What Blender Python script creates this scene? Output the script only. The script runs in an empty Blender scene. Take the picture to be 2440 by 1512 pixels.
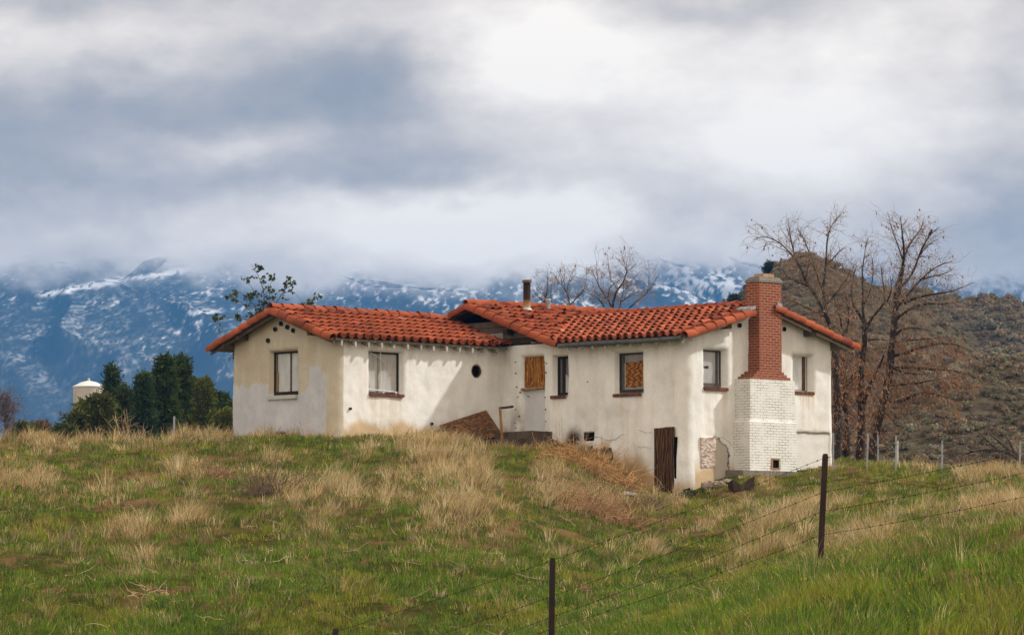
import bpy, math, random
import numpy as np
from mathutils import Vector
random.seed(7); RNG = np.random.default_rng(7)
S = bpy.context.scene
COL = S.collection
# ------------------------------------------------------------------ camera geometry
F = 11000.; CX = 1219.5; CY = 756.; TH = math.atan((1500-756)/F)
ct, st = math.cos(TH), math.sin(TH)
def ray(px, py):
    dx = (px-CX)/F; dy = (CY-py)/F
    return np.array((dx, ct-dy*st, st+dy*ct))
def P(px, py, Y):
    r = ray(px, py); return r*(Y/r[1])
def proj(x, y, z):
    d = y*ct+z*st; u = -y*st+z*ct
    return CX+F*x/d, CY-F*u/d
def zat(py, Y): return P(CX, py, Y)[2]
A47 = math.radians(47)
UX, UY = math.cos(A47), -math.sin(A47)
VX, VY = math.sin(A47), math.cos(A47)
O = P(1201, 1040, 120.)
def loc(u, v, z): return np.array((O[0]+u*UX+v*VX, O[1]+u*UY+v*VY, O[2]+z))
def onu(px, py, u):
    r = ray(px, py); t = (u+O[0]*UX+O[1]*UY)/(r[0]*UX+r[1]*UY); q = r*t-O
    return q[0]*VX+q[1]*VY, q[2]
def onv(px, py, v):
    r = ray(px, py); t = (v+O[0]*VX+O[1]*VY)/(r[0]*VX+r[1]*VY); q = r*t-O
    return q[0]*UX+q[1]*UY, q[2]
# ------------------------------------------------------------------ noise
_T = np.random.default_rng(3).random((64, 256, 256))[:1]
_T = np.random.default_rng(3).random((256, 256))
def vn(x, y):
    x = np.asarray(x, float); y = np.asarray(y, float)
    xi = np.floor(x).astype(int); yi = np.floor(y).astype(int)
    fx = x-xi; fy = y-yi; fx = fx*fx*(3-2*fx); fy = fy*fy*(3-2*fy)
    a = _T[xi & 255, yi & 255]; b = _T[(xi+1) & 255, yi & 255]
    c = _T[xi & 255, (yi+1) & 255]; d = _T[(xi+1) & 255, (yi+1) & 255]
    return (a*(1-fx)+b*fx)*(1-fy)+(c*(1-fx)+d*fx)*fy
def fbm(x, y, o=4, g=.5):
    s = 0; a = 1; n = 0
    x = np.asarray(x, float); y = np.asarray(y, float)
    for i in range(o):
        s = s+a*vn(x+17.3*i, y+9.1*i); n += a; a *= g; x = x*2.03; y = y*2.03
    return s/n
def sstep(a, b, x):
    t = np.clip((np.asarray(x, float)-a)/(b-a), 0, 1); return t*t*(3-2*t)
# ------------------------------------------------------------------ mesh building
class MB:
    def __init__(s): s.v = []; s.f = []; s.c = []; s.uv = []
    def add(s, vs, fs, col=(.5, .5, .5), uvs=None):
        n = len(s.v); s.v.extend([tuple(p) for p in vs])
        for k, q in enumerate(fs):
            s.f.append(tuple(i+n for i in q))
            s.uv.append(uvs[k] if uvs else None)
        if isinstance(col, list): s.c.extend(col)
        else: s.c.extend([col]*len(vs))
    def box(s, T, a0, a1, b0, b1, c0, c1, col=(.5, .5, .5), jit=0, uvax=None):
        """T maps (a,b,c)->point"""
        vs = [T(a, b, c) for c in (c0, c1) for b in (b0, b1) for a in (a0, a1)]
        if jit: vs = [tuple(np.array(p)+np.random.default_rng(len(s.v)+i).uniform(-jit, jit, 3)) for i, p in enumerate(vs)]
        fs = [(0, 2, 3, 1), (4, 5, 7, 6), (0, 1, 5, 4), (1, 3, 7, 5), (3, 2, 6, 7), (2, 0, 4, 6)]
        uvs = None
        if uvax:
            ab = [(a, b, c) for c in (c0, c1) for b in (b0, b1) for a in (a0, a1)]
            uvs = []
            for q in fs:
                pts = [ab[i] for i in q]
                if len({p[0] for p in pts}) == 1: uvs.append([(p[1], p[2]) for p in pts])
                elif len({p[1] for p in pts}) == 1: uvs.append([(p[0], p[2]) for p in pts])
                else: uvs.append([(p[0], p[1]) for p in pts])
        s.add(vs, fs, col, uvs)
    def tube(s, pts, rad, n=5, col=(.5, .5, .5), cap=True):
        pts = [np.asarray(p, float) for p in pts]
        if not hasattr(rad, '__len__'): rad = [rad]*len(pts)
        vs = []; m = len(pts); ref = None
        for i in range(m):
            t = pts[min(i+1, m-1)]-pts[max(i-1, 0)]
            t = t/(np.linalg.norm(t)+1e-9)
            if ref is None: ref = np.array((0, 0, 1.)) if abs(t[2]) < .8 else np.array((1., 0, 0))
            a = np.cross(t, ref); a /= np.linalg.norm(a)+1e-9; b = np.cross(t, a); ref = np.cross(a, t)
            for k in range(n):
                w = 2*math.pi*k/n
                vs.append(pts[i]+(a*math.cos(w)+b*math.sin(w))*rad[i])
        fs = [(i*n+k, i*n+(k+1) % n, (i+1)*n+(k+1) % n, (i+1)*n+k) for i in range(m-1) for k in range(n)]
        if cap: fs += [tuple(range(n-1, -1, -1)), tuple((m-1)*n+k for k in range(n))]
        s.add(vs, fs, col)
    def build(s, name, mat, parent=None, smooth=False):
        me = bpy.data.meshes.new(name)
        me.from_pydata(s.v, [], s.f); me.materials.append(mat)
        ca = me.color_attributes.new('Col', 'FLOAT_COLOR', 'POINT')
        arr = np.ones((len(s.v), 4), np.float32); arr[:, :3] = np.array(s.c, np.float32)
        ca.data.foreach_set('color', arr.ravel())
        if any(u is not None for u in s.uv):
            ul = me.uv_layers.new(name='UVMap'); k = 0
            for q, u in zip(s.f, s.uv):
                for j in range(len(q)):
                    if u: ul.data[k].uv = u[j]
                    k += 1
        if smooth: me.polygons.foreach_set('use_smooth', [True]*len(me.polygons))
        me.update()
        o = bpy.data.objects.new(name, me); COL.objects.link(o)
        if parent: o.parent = parent
        return o
def npmesh(name, v, quads, tris, mat, cols=None, parent=None, smooth=False, attrs=None):
    me = bpy.data.meshes.new(name)
    nq = 0 if quads is None else len(quads); nt = 0 if tris is None else len(tris)
    me.vertices.add(len(v)); me.vertices.foreach_set('co', np.asarray(v, np.float32).ravel())
    li = np.concatenate([np.asarray(q).ravel() for q in (quads, tris) if q is not None]).astype(np.int32)
    me.loops.add(len(li)); me.loops.foreach_set('vertex_index', li)
    me.polygons.add(nq+nt)
    ls = np.concatenate([np.arange(nq)*4, nq*4+np.arange(nt)*3]).astype(np.int32)
    me.polygons.foreach_set('loop_start', ls)
    if smooth: me.polygons.foreach_set('use_smooth', np.ones(nq+nt, bool))
    me.materials.append(mat)
    if cols is not None:
        ca = me.color_attributes.new('Col', 'FLOAT_COLOR', 'POINT')
        arr = np.ones((len(v), 4), np.float32); arr[:, :3] = cols
        ca.data.foreach_set('color', arr.ravel())
    for k, a in (attrs or {}).items():
        at = me.attributes.new(k, 'FLOAT', 'POINT'); at.data.foreach_set('value', np.asarray(a, np.float32))
    me.update(calc_edges=True); me.validate()
    o = bpy.data.objects.new(name, me); COL.objects.link(o)
    if parent: o.parent = parent
    return o
def gridquads(nr, nc):
    i = np.arange(nr-1)[:, None]*nc+np.arange(nc-1)[None]
    return np.stack([i, i+1, i+nc+1, i+nc], -1).reshape(-1, 4)
def thing(name, label, cat, at=(0, 0, 0), rz=0, group=None):
    o = bpy.data.objects.new(name, None); COL.objects.link(o); o.empty_display_size = .3
    o.location = at; o.rotation_euler = (0, 0, rz)
    tag(o, label, cat, group); return o
def tag(o, label=None, cat=None, group=None, kind=None):
    if label: o['label'] = label
    if cat: o['category'] = cat
    if group: o['group'] = group
    if kind: o['kind'] = kind
    return o
# ------------------------------------------------------------------ materials
def newmat(name):
    m = bpy.data.materials.new(name); m.use_nodes = True
    nt = m.node_tree; b = nt.nodes['Principled BSDF']
    return m, nt, b
def N(nt, t, **kw):
    n = nt.nodes.new(t)
    for k, v in kw.items():
        if k.startswith('i_'):
            key = k[2:]
            n.inputs[int(key) if key.isdigit() else key.replace('_', ' ')].default_value = v
        else: setattr(n, k, v)
    return n
def mat(name, col=None, rough=.8, attr=False, n1=(6, .25), n2=(60, .2), stretch=(1, 1, 1), bump=.15, metal=0, spec=.3, bdist=.01, transl=0, coords='Object', tint=None):
    """procedural material: base colour (flat or the Col attribute) broken up by two noises, plus bump"""
    m, nt, b = newmat(name); L = nt.links.new
    tc = N(nt, 'ShaderNodeTexCoord'); mp = N(nt, 'ShaderNodeMapping'); mp.inputs['Scale'].default_value = stretch
    L(tc.outputs[coords], mp.inputs['Vector'])
    if attr: src = N(nt, 'ShaderNodeAttribute', attribute_name='Col').outputs['Color']
    else:
        r = N(nt, 'ShaderNodeRGB'); r.outputs[0].default_value = (*col, 1); src = r.outputs[0]
    prev = src; lastn = None
    for sc, am in (n1, n2):
        if not am: continue
        nz = N(nt, 'ShaderNodeTexNoise', i_Scale=sc, i_Detail=5.0, i_Roughness=.6)
        L(mp.outputs[0], nz.inputs['Vector'])
        mr = N(nt, 'ShaderNodeMapRange'); mr.inputs[1].default_value = .25; mr.inputs[2].default_value = .75
        mr.inputs[3].default_value = 1-am; mr.inputs[4].default_value = 1+am
        L(nz.outputs['Fac'], mr.inputs[0])
        vm = N(nt, 'ShaderNodeVectorMath', operation='SCALE'); L(prev, vm.inputs[0]); L(mr.outputs[0], vm.inputs['Scale'])
        prev = vm.outputs[0]; lastn = nz
    if tint:  # second colour in patches
        nz = N(nt, 'ShaderNodeTexNoise', i_Scale=tint[1], i_Detail=6.0, i_Roughness=.65); L(mp.outputs[0], nz.inputs['Vector'])
        mr = N(nt, 'ShaderNodeMapRange'); mr.inputs[1].default_value = tint[2]; mr.inputs[2].default_value = tint[2]+.12; L(nz.outputs['Fac'], mr.inputs[0])
        mx = N(nt, 'ShaderNodeMix', data_type='RGBA'); L(mr.outputs[0], mx.inputs[0]); L(prev, mx.inputs[6]); mx.inputs[7].default_value = (*tint[0], 1)
        prev = mx.outputs[2]
    L(prev, b.inputs['Base Color'])
    b.inputs['Roughness'].default_value = rough; b.inputs['Metallic'].default_value = metal
    b.inputs['Specular IOR Level'].default_value = spec
    if bump and lastn:
        bp = N(nt, 'ShaderNodeBump', i_Strength=bump, i_Distance=bdist); L(lastn.outputs['Fac'], bp.inputs['Height']); L(bp.outputs[0], b.inputs['Normal'])
    if transl:
        tr = N(nt, 'ShaderNodeBsdfTranslucent'); L(prev, tr.inputs['Color'])
        ms = N(nt, 'ShaderNodeMixShader'); ms.inputs[0].default_value = transl
        L(b.outputs[0], ms.inputs[1]); L(tr.outputs[0], ms.inputs[2]); L(ms.outputs[0], nt.nodes['Material Output'].inputs['Surface'])
    return m
M = {}
M['stucco'] = mat('stucco', attr=True, n1=(1.6, .10), n2=(22, .07), stretch=(1, 1, .6), bump=.2, rough=.9, bdist=.012, spec=.2)
M['tile'] = mat('clay_tile', attr=True, n1=(2.5, .28), n2=(28, .22), rough=.92, bump=.15, spec=.12, tint=((.10, .055, .038), 5.0, .68))
M['wood'] = mat('weathered_wood', attr=True, n1=(5, .35), n2=(40, .3), stretch=(1, 1, 1), rough=.9, bump=.3, spec=.08)
M['darkwood'] = mat('dark_wood', (.035, .026, .019), n1=(7, .4), n2=(50, .3), rough=.8, bump=.3)
M['concrete'] = mat('rough_concrete', (.2, .18, .15), n1=(4, .35), n2=(35, .35), rough=.95, bump=.8, bdist=.03)
M['black'] = mat('shade_black', (.006, .006, .006), n1=(5, .2), n2=(1, 0), rough=1, bump=0, spec=0)  # flat black painting the shade inside openings
M['rust'] = mat('rusty_metal', attr=True, n1=(9, .35), n2=(60, .2), rough=.7, bump=.15, metal=.2)
M['galv'] = mat('galvanised_metal', (.33, .36, .39), n1=(9, .2), n2=(70, .12), rough=.45, bump=.05, metal=.5)
M['gutter'] = mat('grey_gutter', (.10, .11, .11), n1=(5, .3), n2=(60, .15), rough=.6, bump=.05)
M['white_paint'] = mat('white_board_paint', (.62, .63, .64), n1=(3, .10), n2=(40, .08), rough=.6, bump=.05)
M['post'] = mat('painted_steel_post', (.030, .013, .012), n1=(4, .5), n2=(40, .3), rough=.55, bump=.1, tint=((.17, .13, .10), 3.0, .66), stretch=(1, 1, .35))
M['wire'] = mat('rusty_wire', (.03, .02, .015), n1=(20, .3), n2=(1, 0), rough=.8, bump=0)
M['bark'] = mat('bare_bark', attr=True, n1=(3, .35), n2=(25, .35), stretch=(1, 1, .4), rough=.95, bump=.5)
M['leaf'] = mat('leaf', attr=True, n1=(2, .25), n2=(1, 0), rough=.6, bump=0, transl=.3)
M['needle'] = mat('conifer_needles', attr=True, n1=(.8, .3), n2=(9, .3), rough=.9, bump=0, transl=.2, spec=.05)
M['grass'] = mat('grass_blades', attr=True, n1=(.5, .12), n2=(1, 0), rough=.6, bump=0, transl=.35, spec=.15)
def soft_normals(m, k):   # blades shade like the tuft they belong to: normals lean towards the sky
    nt = m.node_tree; L = nt.links.new; g = N(nt, 'ShaderNodeNewGeometry'); a = N(nt, 'ShaderNodeVectorMath', operation='SCALE'); a.inputs['Scale'].default_value = 1-k; L(g.outputs['Normal'], a.inputs[0])
    b = N(nt, 'ShaderNodeVectorMath', operation='ADD'); b.inputs[1].default_value = (0, 0, k); L(a.outputs[0], b.inputs[0]); c = N(nt, 'ShaderNodeVectorMath', operation='NORMALIZE'); L(b.outputs[0], c.inputs[0])
    for n in nt.nodes:
        if n.type == 'BSDF_PRINCIPLED': L(c.outputs[0], n.inputs['Normal'])
soft_normals(M['grass'], .5)
M['bush'] = mat('chaparral_leaves', attr=True, n1=(.3, .2), n2=(3, .2), rough=.9, bump=0, transl=.35)
M['rock'] = mat('broken_rubble', (.27, .22, .17), n1=(3, .35), n2=(30, .3), rough=.95, bump=.7, bdist=.03)
M['straw'] = mat('dry_stems', attr=True, n1=(3, .3), n2=(1, 0), rough=.8, bump=0)
M['tank'] = mat('tank_paint', attr=True, n1=(.4, .08), n2=(2, .06), rough=.6, bump=0)
M['soil'] = mat('soil', attr=True, n1=(1.2, .35), n2=(9, .45), rough=1, bump=.8, bdist=.05, spec=0)
M['hill'] = mat('hill_soil', attr=True, n1=(.03, .35), n2=(1.1, .55), rough=1, bump=.8, bdist=.4, spec=0)
M['road'] = mat('far_road', (.42, .43, .45), n1=(.5, .1), n2=(5, .1), rough=.9, bump=0)
M['stoop'] = mat('stained_concrete', (.105, .080, .058), n1=(2.5, .45), n2=(25, .35), rough=.95, bump=.8, bdist=.03, tint=((.22, .20, .17), 1.6, .60), spec=.1)
M['feather'] = mat('feathers', (.02, .017, .015), n1=(30, .3), n2=(1, 0), rough=.8, bump=0)

def brickmat(name, c1, c2, mortar, bumpd=.006, mort=.009, paint=0):
    m, nt, b = newmat(name); L = nt.links.new
    uv = N(nt, 'ShaderNodeTexCoord')
    br = N(nt, 'ShaderNodeTexBrick', offset=.5, squash=1.0)
    br.inputs['Color1'].default_value = (*c1, 1); br.inputs['Color2'].default_value = (*c2, 1); br.inputs['Mortar'].default_value = (*mortar, 1)
    br.inputs['Scale'].default_value = 1; br.inputs['Mortar Size'].default_value = mort; br.inputs['Mortar Smooth'].default_value = .15
    br.inputs['Bias'].default_value = 0; br.inputs['Brick Width'].default_value = .215; br.inputs['Row Height'].default_value = .0677
    wn = N(nt, 'ShaderNodeTexNoise', i_Scale=3.0, i_Detail=3.0); L(uv.outputs['UV'], wn.inputs['Vector'])
    wv = N(nt, 'ShaderNodeVectorMath', operation='MULTIPLY_ADD'); wv.inputs[1].default_value = (.016, .016, 0); L(wn.outputs['Color'], wv.inputs[0]); L(uv.outputs['UV'], wv.inputs[2])
    L(wv.outputs[0], br.inputs['Vector'])
    nz = N(nt, 'ShaderNodeTexNoise', i_Scale=14.0, i_Detail=6.0); L(uv.outputs['UV'], nz.inputs['Vector'])
    mr = N(nt, 'ShaderNodeMapRange'); mr.inputs[1].default_value = .25; mr.inputs[2].default_value = .75; mr.inputs[3].default_value = .72 if not paint else .93; mr.inputs[4].default_value = 1.25 if not paint else 1.05
    L(nz.outputs['Fac'], mr.inputs[0])
    vm = N(nt, 'ShaderNodeVectorMath', operation='SCALE'); L(br.outputs['Color'], vm.inputs[0]); L(mr.outputs[0], vm.inputs['Scale'])
    out = vm.outputs[0]
    if paint:  # paint bridges some of the joints
        n2 = N(nt, 'ShaderNodeTexNoise', i_Scale=2.6, i_Detail=5.0); L(uv.outputs['UV'], n2.inputs['Vector'])
        m2 = N(nt, 'ShaderNodeMapRange'); m2.inputs[1].default_value = .42; m2.inputs[2].default_value = .62; m2.inputs[3].default_value = .15; m2.inputs[4].default_value = .85; L(n2.outputs['Fac'], m2.inputs[0])
        mx = N(nt, 'ShaderNodeMix', data_type='RGBA'); L(m2.outputs[0], mx.inputs[0]); L(out, mx.inputs[6]); mx.inputs[7].default_value = (*c1, 1); out = mx.outputs[2]
    L(out, b.inputs['Base Color']); b.inputs['Roughness'].default_value = .85; b.inputs['Specular IOR Level'].default_value = .25
    bp = N(nt, 'ShaderNodeBump', i_Strength=.8, i_Distance=bumpd, invert=True); L(br.outputs['Fac'], bp.inputs['Height']); L(bp.outputs[0], b.inputs['Normal'])
    return m
M['brick'] = brickmat('red_brick', (.30, .060, .024), (.22, .043, .018), (.33, .25, .17))
M['brickwhite'] = brickmat('painted_white_brick', (.80, .80, .76), (.76, .76, .72), (.26, .23, .17), paint=1, mort=.008)

def plymat(name, c1, c2, sc, dist):
    m, nt, b = newmat(name); L = nt.links.new
    tc = N(nt, 'ShaderNodeTexCoord'); mp = N(nt, 'ShaderNodeMapping'); mp.inputs['Scale'].default_value = sc; L(tc.outputs['Object'], mp.inputs[0])
    wv = N(nt, 'ShaderNodeTexWave', i_Scale=1.0, i_Distortion=dist, i_Detail=3.0); wv.inputs['Detail Scale'].default_value = 1.2; L(mp.outputs[0], wv.inputs['Vector'])
    nz = N(nt, 'ShaderNodeTexNoise', i_Scale=3.0, i_Detail=5.0); L(mp.outputs[0], nz.inputs['Vector'])
    ad = N(nt, 'ShaderNodeMath', operation='MULTIPLY'); L(wv.outputs['Fac'], ad.inputs[0]); L(nz.outputs['Fac'], ad.inputs[1])
    cr = N(nt, 'ShaderNodeValToRGB'); cr.color_ramp.elements[0].color = (*c1, 1); cr.color_ramp.elements[1].color = (*c2, 1); cr.color_ramp.elements[0].position = .05; cr.color_ramp.elements[1].position = .55
    L(ad.outputs[0], cr.inputs[0]); L(cr.outputs[0], b.inputs['Base Color']); b.inputs['Roughness'].default_value = .85; b.inputs['Specular IOR Level'].default_value = .12
    return m
M['ply'] = plymat('plywood_grain', (.16, .055, .010), (.50, .24, .06), (4.5, 4.5, 1.5), 16)
M['plyh'] = plymat('plywood_grain_level', (.13, .05, .014), (.46, .20, .055), (1.5, 1.5, 11), 9)
def osbmat(name, c1, c2, c3):
    m, nt, b = newmat(name); L = nt.links.new
    tc = N(nt, 'ShaderNodeTexCoord'); mp = N(nt, 'ShaderNodeMapping'); mp.inputs['Scale'].default_value = (14, 14, 40); mp.inputs['Rotation'].default_value = (.2, .3, .1)
    L(tc.outputs['Object'], mp.inputs[0])
    nz = N(nt, 'ShaderNodeTexNoise', i_Scale=.6, i_Detail=2.0, i_Distortion=1.5); L(mp.outputs[0], nz.inputs['Vector'])
    vo = N(nt, 'ShaderNodeTexVoronoi', i_Scale=.9); 
    ad = N(nt, 'ShaderNodeVectorMath', operation='ADD'); L(mp.outputs[0], ad.inputs[0]); L(nz.outputs['Color'], ad.inputs[1]); L(ad.outputs[0], vo.inputs['Vector'])
    sp = N(nt, 'ShaderNodeSeparateColor'); L(vo.outputs['Color'], sp.inputs[0])
    cr = N(nt, 'ShaderNodeValToRGB'); e = cr.color_ramp.elements; e[0].color = (*c1, 1); e[1].color = (*c3, 1); x = e.new(.55); x.color = (*c2, 1)
    L(sp.outputs[0], cr.inputs[0]); L(cr.outputs[0], b.inputs['Base Color']); b.inputs['Roughness'].default_value = .85
    return m
M['osb'] = osbmat('strand_board_brown', (.045, .018, .006), (.13, .056, .018), (.24, .12, .04))
M['osbpale'] = osbmat('strand_board_pale', (.24, .16, .11), (.52, .42, .35), (.70, .62, .56))
def glassmat():
    m, nt, b = newmat('dusty_pane'); L = nt.links.new
    tc = N(nt, 'ShaderNodeTexCoord'); nz = N(nt, 'ShaderNodeTexNoise', i_Scale=5.0, i_Detail=6.0); mp = N(nt, 'ShaderNodeMapping'); mp.inputs['Scale'].default_value = (1, 1, .4)
    L(tc.outputs['Object'], mp.inputs[0]); L(mp.outputs[0], nz.inputs['Vector'])
    mu = N(nt, 'ShaderNodeMapRange'); mu.inputs[1].default_value = .3; mu.inputs[2].default_value = .7; mu.inputs[3].default_value = .82; mu.inputs[4].default_value = 1.15; L(nz.outputs['Fac'], mu.inputs[0])
    at = N(nt, 'ShaderNodeAttribute', attribute_name='Col'); vm = N(nt, 'ShaderNodeVectorMath', operation='SCALE'); L(at.outputs['Color'], vm.inputs[0]); L(mu.outputs[0], vm.inputs['Scale'])
    L(vm.outputs[0], b.inputs['Base Color']); b.inputs['Roughness'].default_value = .25; b.inputs['Specular IOR Level'].default_value = .5
    bp = N(nt, 'ShaderNodeBump', i_Strength=.25, i_Distance=.01); L(nz.outputs['Fac'], bp.inputs['Height']); L(bp.outputs[0], b.inputs['Normal'])
    return m
M['glass'] = glassmat()
# ------------------------------------------------------------------ camera, sun, sky
cam = bpy.data.cameras.new('camera'); co = bpy.data.objects.new('camera', cam); COL.objects.link(co)
cam.sensor_width = 36; cam.lens = F/2439*36; cam.clip_end = 60000; cam.clip_start = .5
co.rotation_euler = (math.pi/2+TH, 0, 0); S.camera = co
SUN = np.array((.988*math.cos(math.radians(40)), .15*math.cos(math.radians(40)), math.sin(math.radians(40))))
sl = bpy.data.lights.new('sun', 'SUN'); sl.energy = 3.3; sl.angle = math.radians(2.4); sl.color = (1, .97, .92)
so = bpy.data.objects.new('sun', sl); COL.objects.link(so); so.rotation_euler = Vector(SUN).to_track_quat('Z', 'Y').to_euler(); so.location = (60, 60, 80)
W = bpy.data.worlds.new('World'); S.world = W; W.use_nodes = True
nt = W.node_tree; L = nt.links.new; bg = nt.nodes['Background']; bg.inputs['Strength'].default_value = .1
sky = N(nt, 'ShaderNodeTexSky', sky_type='NISHITA', sun_disc=False); sky.sun_elevation = math.radians(40); sky.sun_rotation = math.radians(81.4)
def lin(c): return tuple((x/255/12.92) if x <= 10 else ((x/255+.055)/1.055)**2.4 for x in c)
def mth(op, a, b=None, c=None):
    n = N(nt, 'ShaderNodeMath', operation=op)
    for i, x in enumerate((a, b, c)):
        if x is None: continue
        if hasattr(x, 'node'): L(x, n.inputs[i])
        else: n.inputs[i].default_value = x
    return n.outputs[0]
tc = N(nt, 'ShaderNodeTexCoord'); sp = N(nt, 'ShaderNodeSeparateXYZ'); L(tc.outputs['Generated'], sp.inputs[0])
yy = mth('MAXIMUM', mth('ABSOLUTE', sp.outputs[1]), .15)
sx = mth('MULTIPLY_ADD', mth('DIVIDE', sp.outputs[0], yy), 11., 1.2195)
sz = mth('MULTIPLY_ADD', mth('DIVIDE', sp.outputs[2], yy), -11., 1.5)
cb = N(nt, 'ShaderNodeCombineXYZ'); L(sx, cb.inputs[0]); L(sz, cb.inputs[1])
def wnoise(scale, detail, sy=1.6, rough=.55, off=0):
    mp = N(nt, 'ShaderNodeMapping'); mp.inputs['Scale'].default_value = (1, sy, 1); mp.inputs['Location'].default_value = (off, off*.7, off*.3); L(cb.outputs[0], mp.inputs[0])
    nz = N(nt, 'ShaderNodeTexNoise', i_Scale=scale, i_Detail=detail, i_Roughness=rough); L(mp.outputs[0], nz.inputs['Vector']); return nz
w1 = wnoise(2.6, 5.0, 1.5)
wo = N(nt, 'ShaderNodeVectorMath', operation='SUBTRACT'); L(w1.outputs['Color'], wo.inputs[0]); wo.inputs[1].default_value = (.5, .5, .5)
wp = N(nt, 'ShaderNodeVectorMath', operation='MULTIPLY_ADD'); L(wo.outputs[0], wp.inputs[0]); wp.inputs[1].default_value = (.44, .23, 0); L(cb.outputs[0], wp.inputs[2])
BL = [(220, 105, 340, 85, .30), (40, -10, 330, 45, -.22), (330, 270, 430, 85, -.34), (30, 300, 200, 120, -.15), (700, 150, 240, 60, -.22), (880, 225, 200, 80, -.28),
      (545, 350, 190, 42, .42), (700, 440, 380, 45, -.22), (1010, 392, 260, 45, -.30), (150, 470, 320, 90, -.10), (1310, 85, 230, 100, .46), (1190, 190, 170, 70, .28),
      (1400, 240, 190, 55, -.16), (2000, 230, 520, 220, .40), (1760, 350, 260, 110, .26), (1700, 5, 260, 38, -.25), (2430, 150, 80, 240, -.12), (1210, 490, 300, 70, .56),
      (1080, 560, 400, 60, .36), (1600, 480, 120, 75, -.34), (1700, 545, 260, 50, -.12), (2270, 570, 320, 110, -.15), (2440, 470, 110, 160, -.22), (350, 600, 380, 50, .18), (1700, 602, 220, 35, .16), (60, 620, 200, 60, -.08)]
tot = None
for (bx, by, rx, ry, am) in BL:
    s_ = N(nt, 'ShaderNodeVectorMath', operation='SUBTRACT'); L(wp.outputs[0], s_.inputs[0]); s_.inputs[1].default_value = (bx/1000, by/1000, 0)
    m_ = N(nt, 'ShaderNodeVectorMath', operation='MULTIPLY'); L(s_.outputs[0], m_.inputs[0]); m_.inputs[1].default_value = (1000/rx/1.3, 1000/ry/1.3, 0)
    d_ = N(nt, 'ShaderNodeVectorMath', operation='DOT_PRODUCT'); L(m_.outputs[0], d_.inputs[0]); L(m_.outputs[0], d_.inputs[1])
    e_ = mth('POWER', 2.718, mth('MULTIPLY', d_.outputs['Value'], -1.))
    tot = mth('MULTIPLY_ADD', e_, am, .5 if tot is None else tot)
n1 = wnoise(2.2, 7.0, 1.7, .5, 3.1); n2 = wnoise(9.0, 6.0, 1.5, .55, 7.7)
tot = mth('MULTIPLY_ADD', mth('SUBTRACT', n1.outputs['Fac'], .5), .50, tot)
tot = mth('MULTIPLY_ADD', mth('SUBTRACT', n2.outputs['Fac'], .5), .30, tot)
n3 = wnoise(4.6, 6.0, 2.2, .55, 12.3)
tot = mth('MULTIPLY_ADD', mth('SUBTRACT', n3.outputs['Fac'], .5), .36, tot)
HZ_T, HZ_C = (.57, .57, .57), (.025, .118, .25)
cr = N(nt, 'ShaderNodeValToRGB'); e = cr.color_ramp.elements
RAMP = [(0., (147, 161, 182)), (.22, (165, 174, 189)), (.47, (194, 197, 206)), (.74, (222, 222, 226)), (1., (243, 243, 244))]
while len(e) < len(RAMP): e.new(.5)
for k, (p_, c_) in enumerate(RAMP):
    e[k].position = p_; e[k].color = tuple(max(0, (v-h)/t) for v, h, t in zip(lin(c_), HZ_C, HZ_T))+(1,)
L(tot, cr.inputs[0])
x10 = N(nt, 'ShaderNodeVectorMath', operation='SCALE'); L(cr.outputs[0], x10.inputs[0]); bkm = N(nt, 'ShaderNodeMapRange'); bkm.inputs[1].default_value = .35; bkm.inputs[2].default_value = -.25; bkm.inputs[3].default_value = 10; bkm.inputs[4].default_value = 14.5; L(sp.outputs[1], bkm.inputs[0]); L(bkm.outputs[0], x10.inputs['Scale'])
mx = N(nt, 'ShaderNodeMix', data_type='RGBA'); mx.inputs[0].default_value = .04; L(x10.outputs[0], mx.inputs[6]); L(sky.outputs[0], mx.inputs[7])
L(mx.outputs[2], bg.inputs['Color'])
W.cycles.sampling_method = 'MANUAL'; W.cycles.sample_map_resolution = 1024
S.view_settings.view_transform = 'Standard'; S.view_settings.look = 'None'; S.view_settings.exposure = 0; S.view_settings.gamma = 1
S.cycles.use_denoising = True; S.cycles.max_bounces = 5; S.cycles.diffuse_bounces = 2; S.cycles.glossy_bounces = 2; S.cycles.transmission_bounces = 2; S.cycles.volume_bounces = 0; S.cycles.transparent_max_bounces = 8
S.cycles.sample_clamp_indirect = 6
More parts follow.
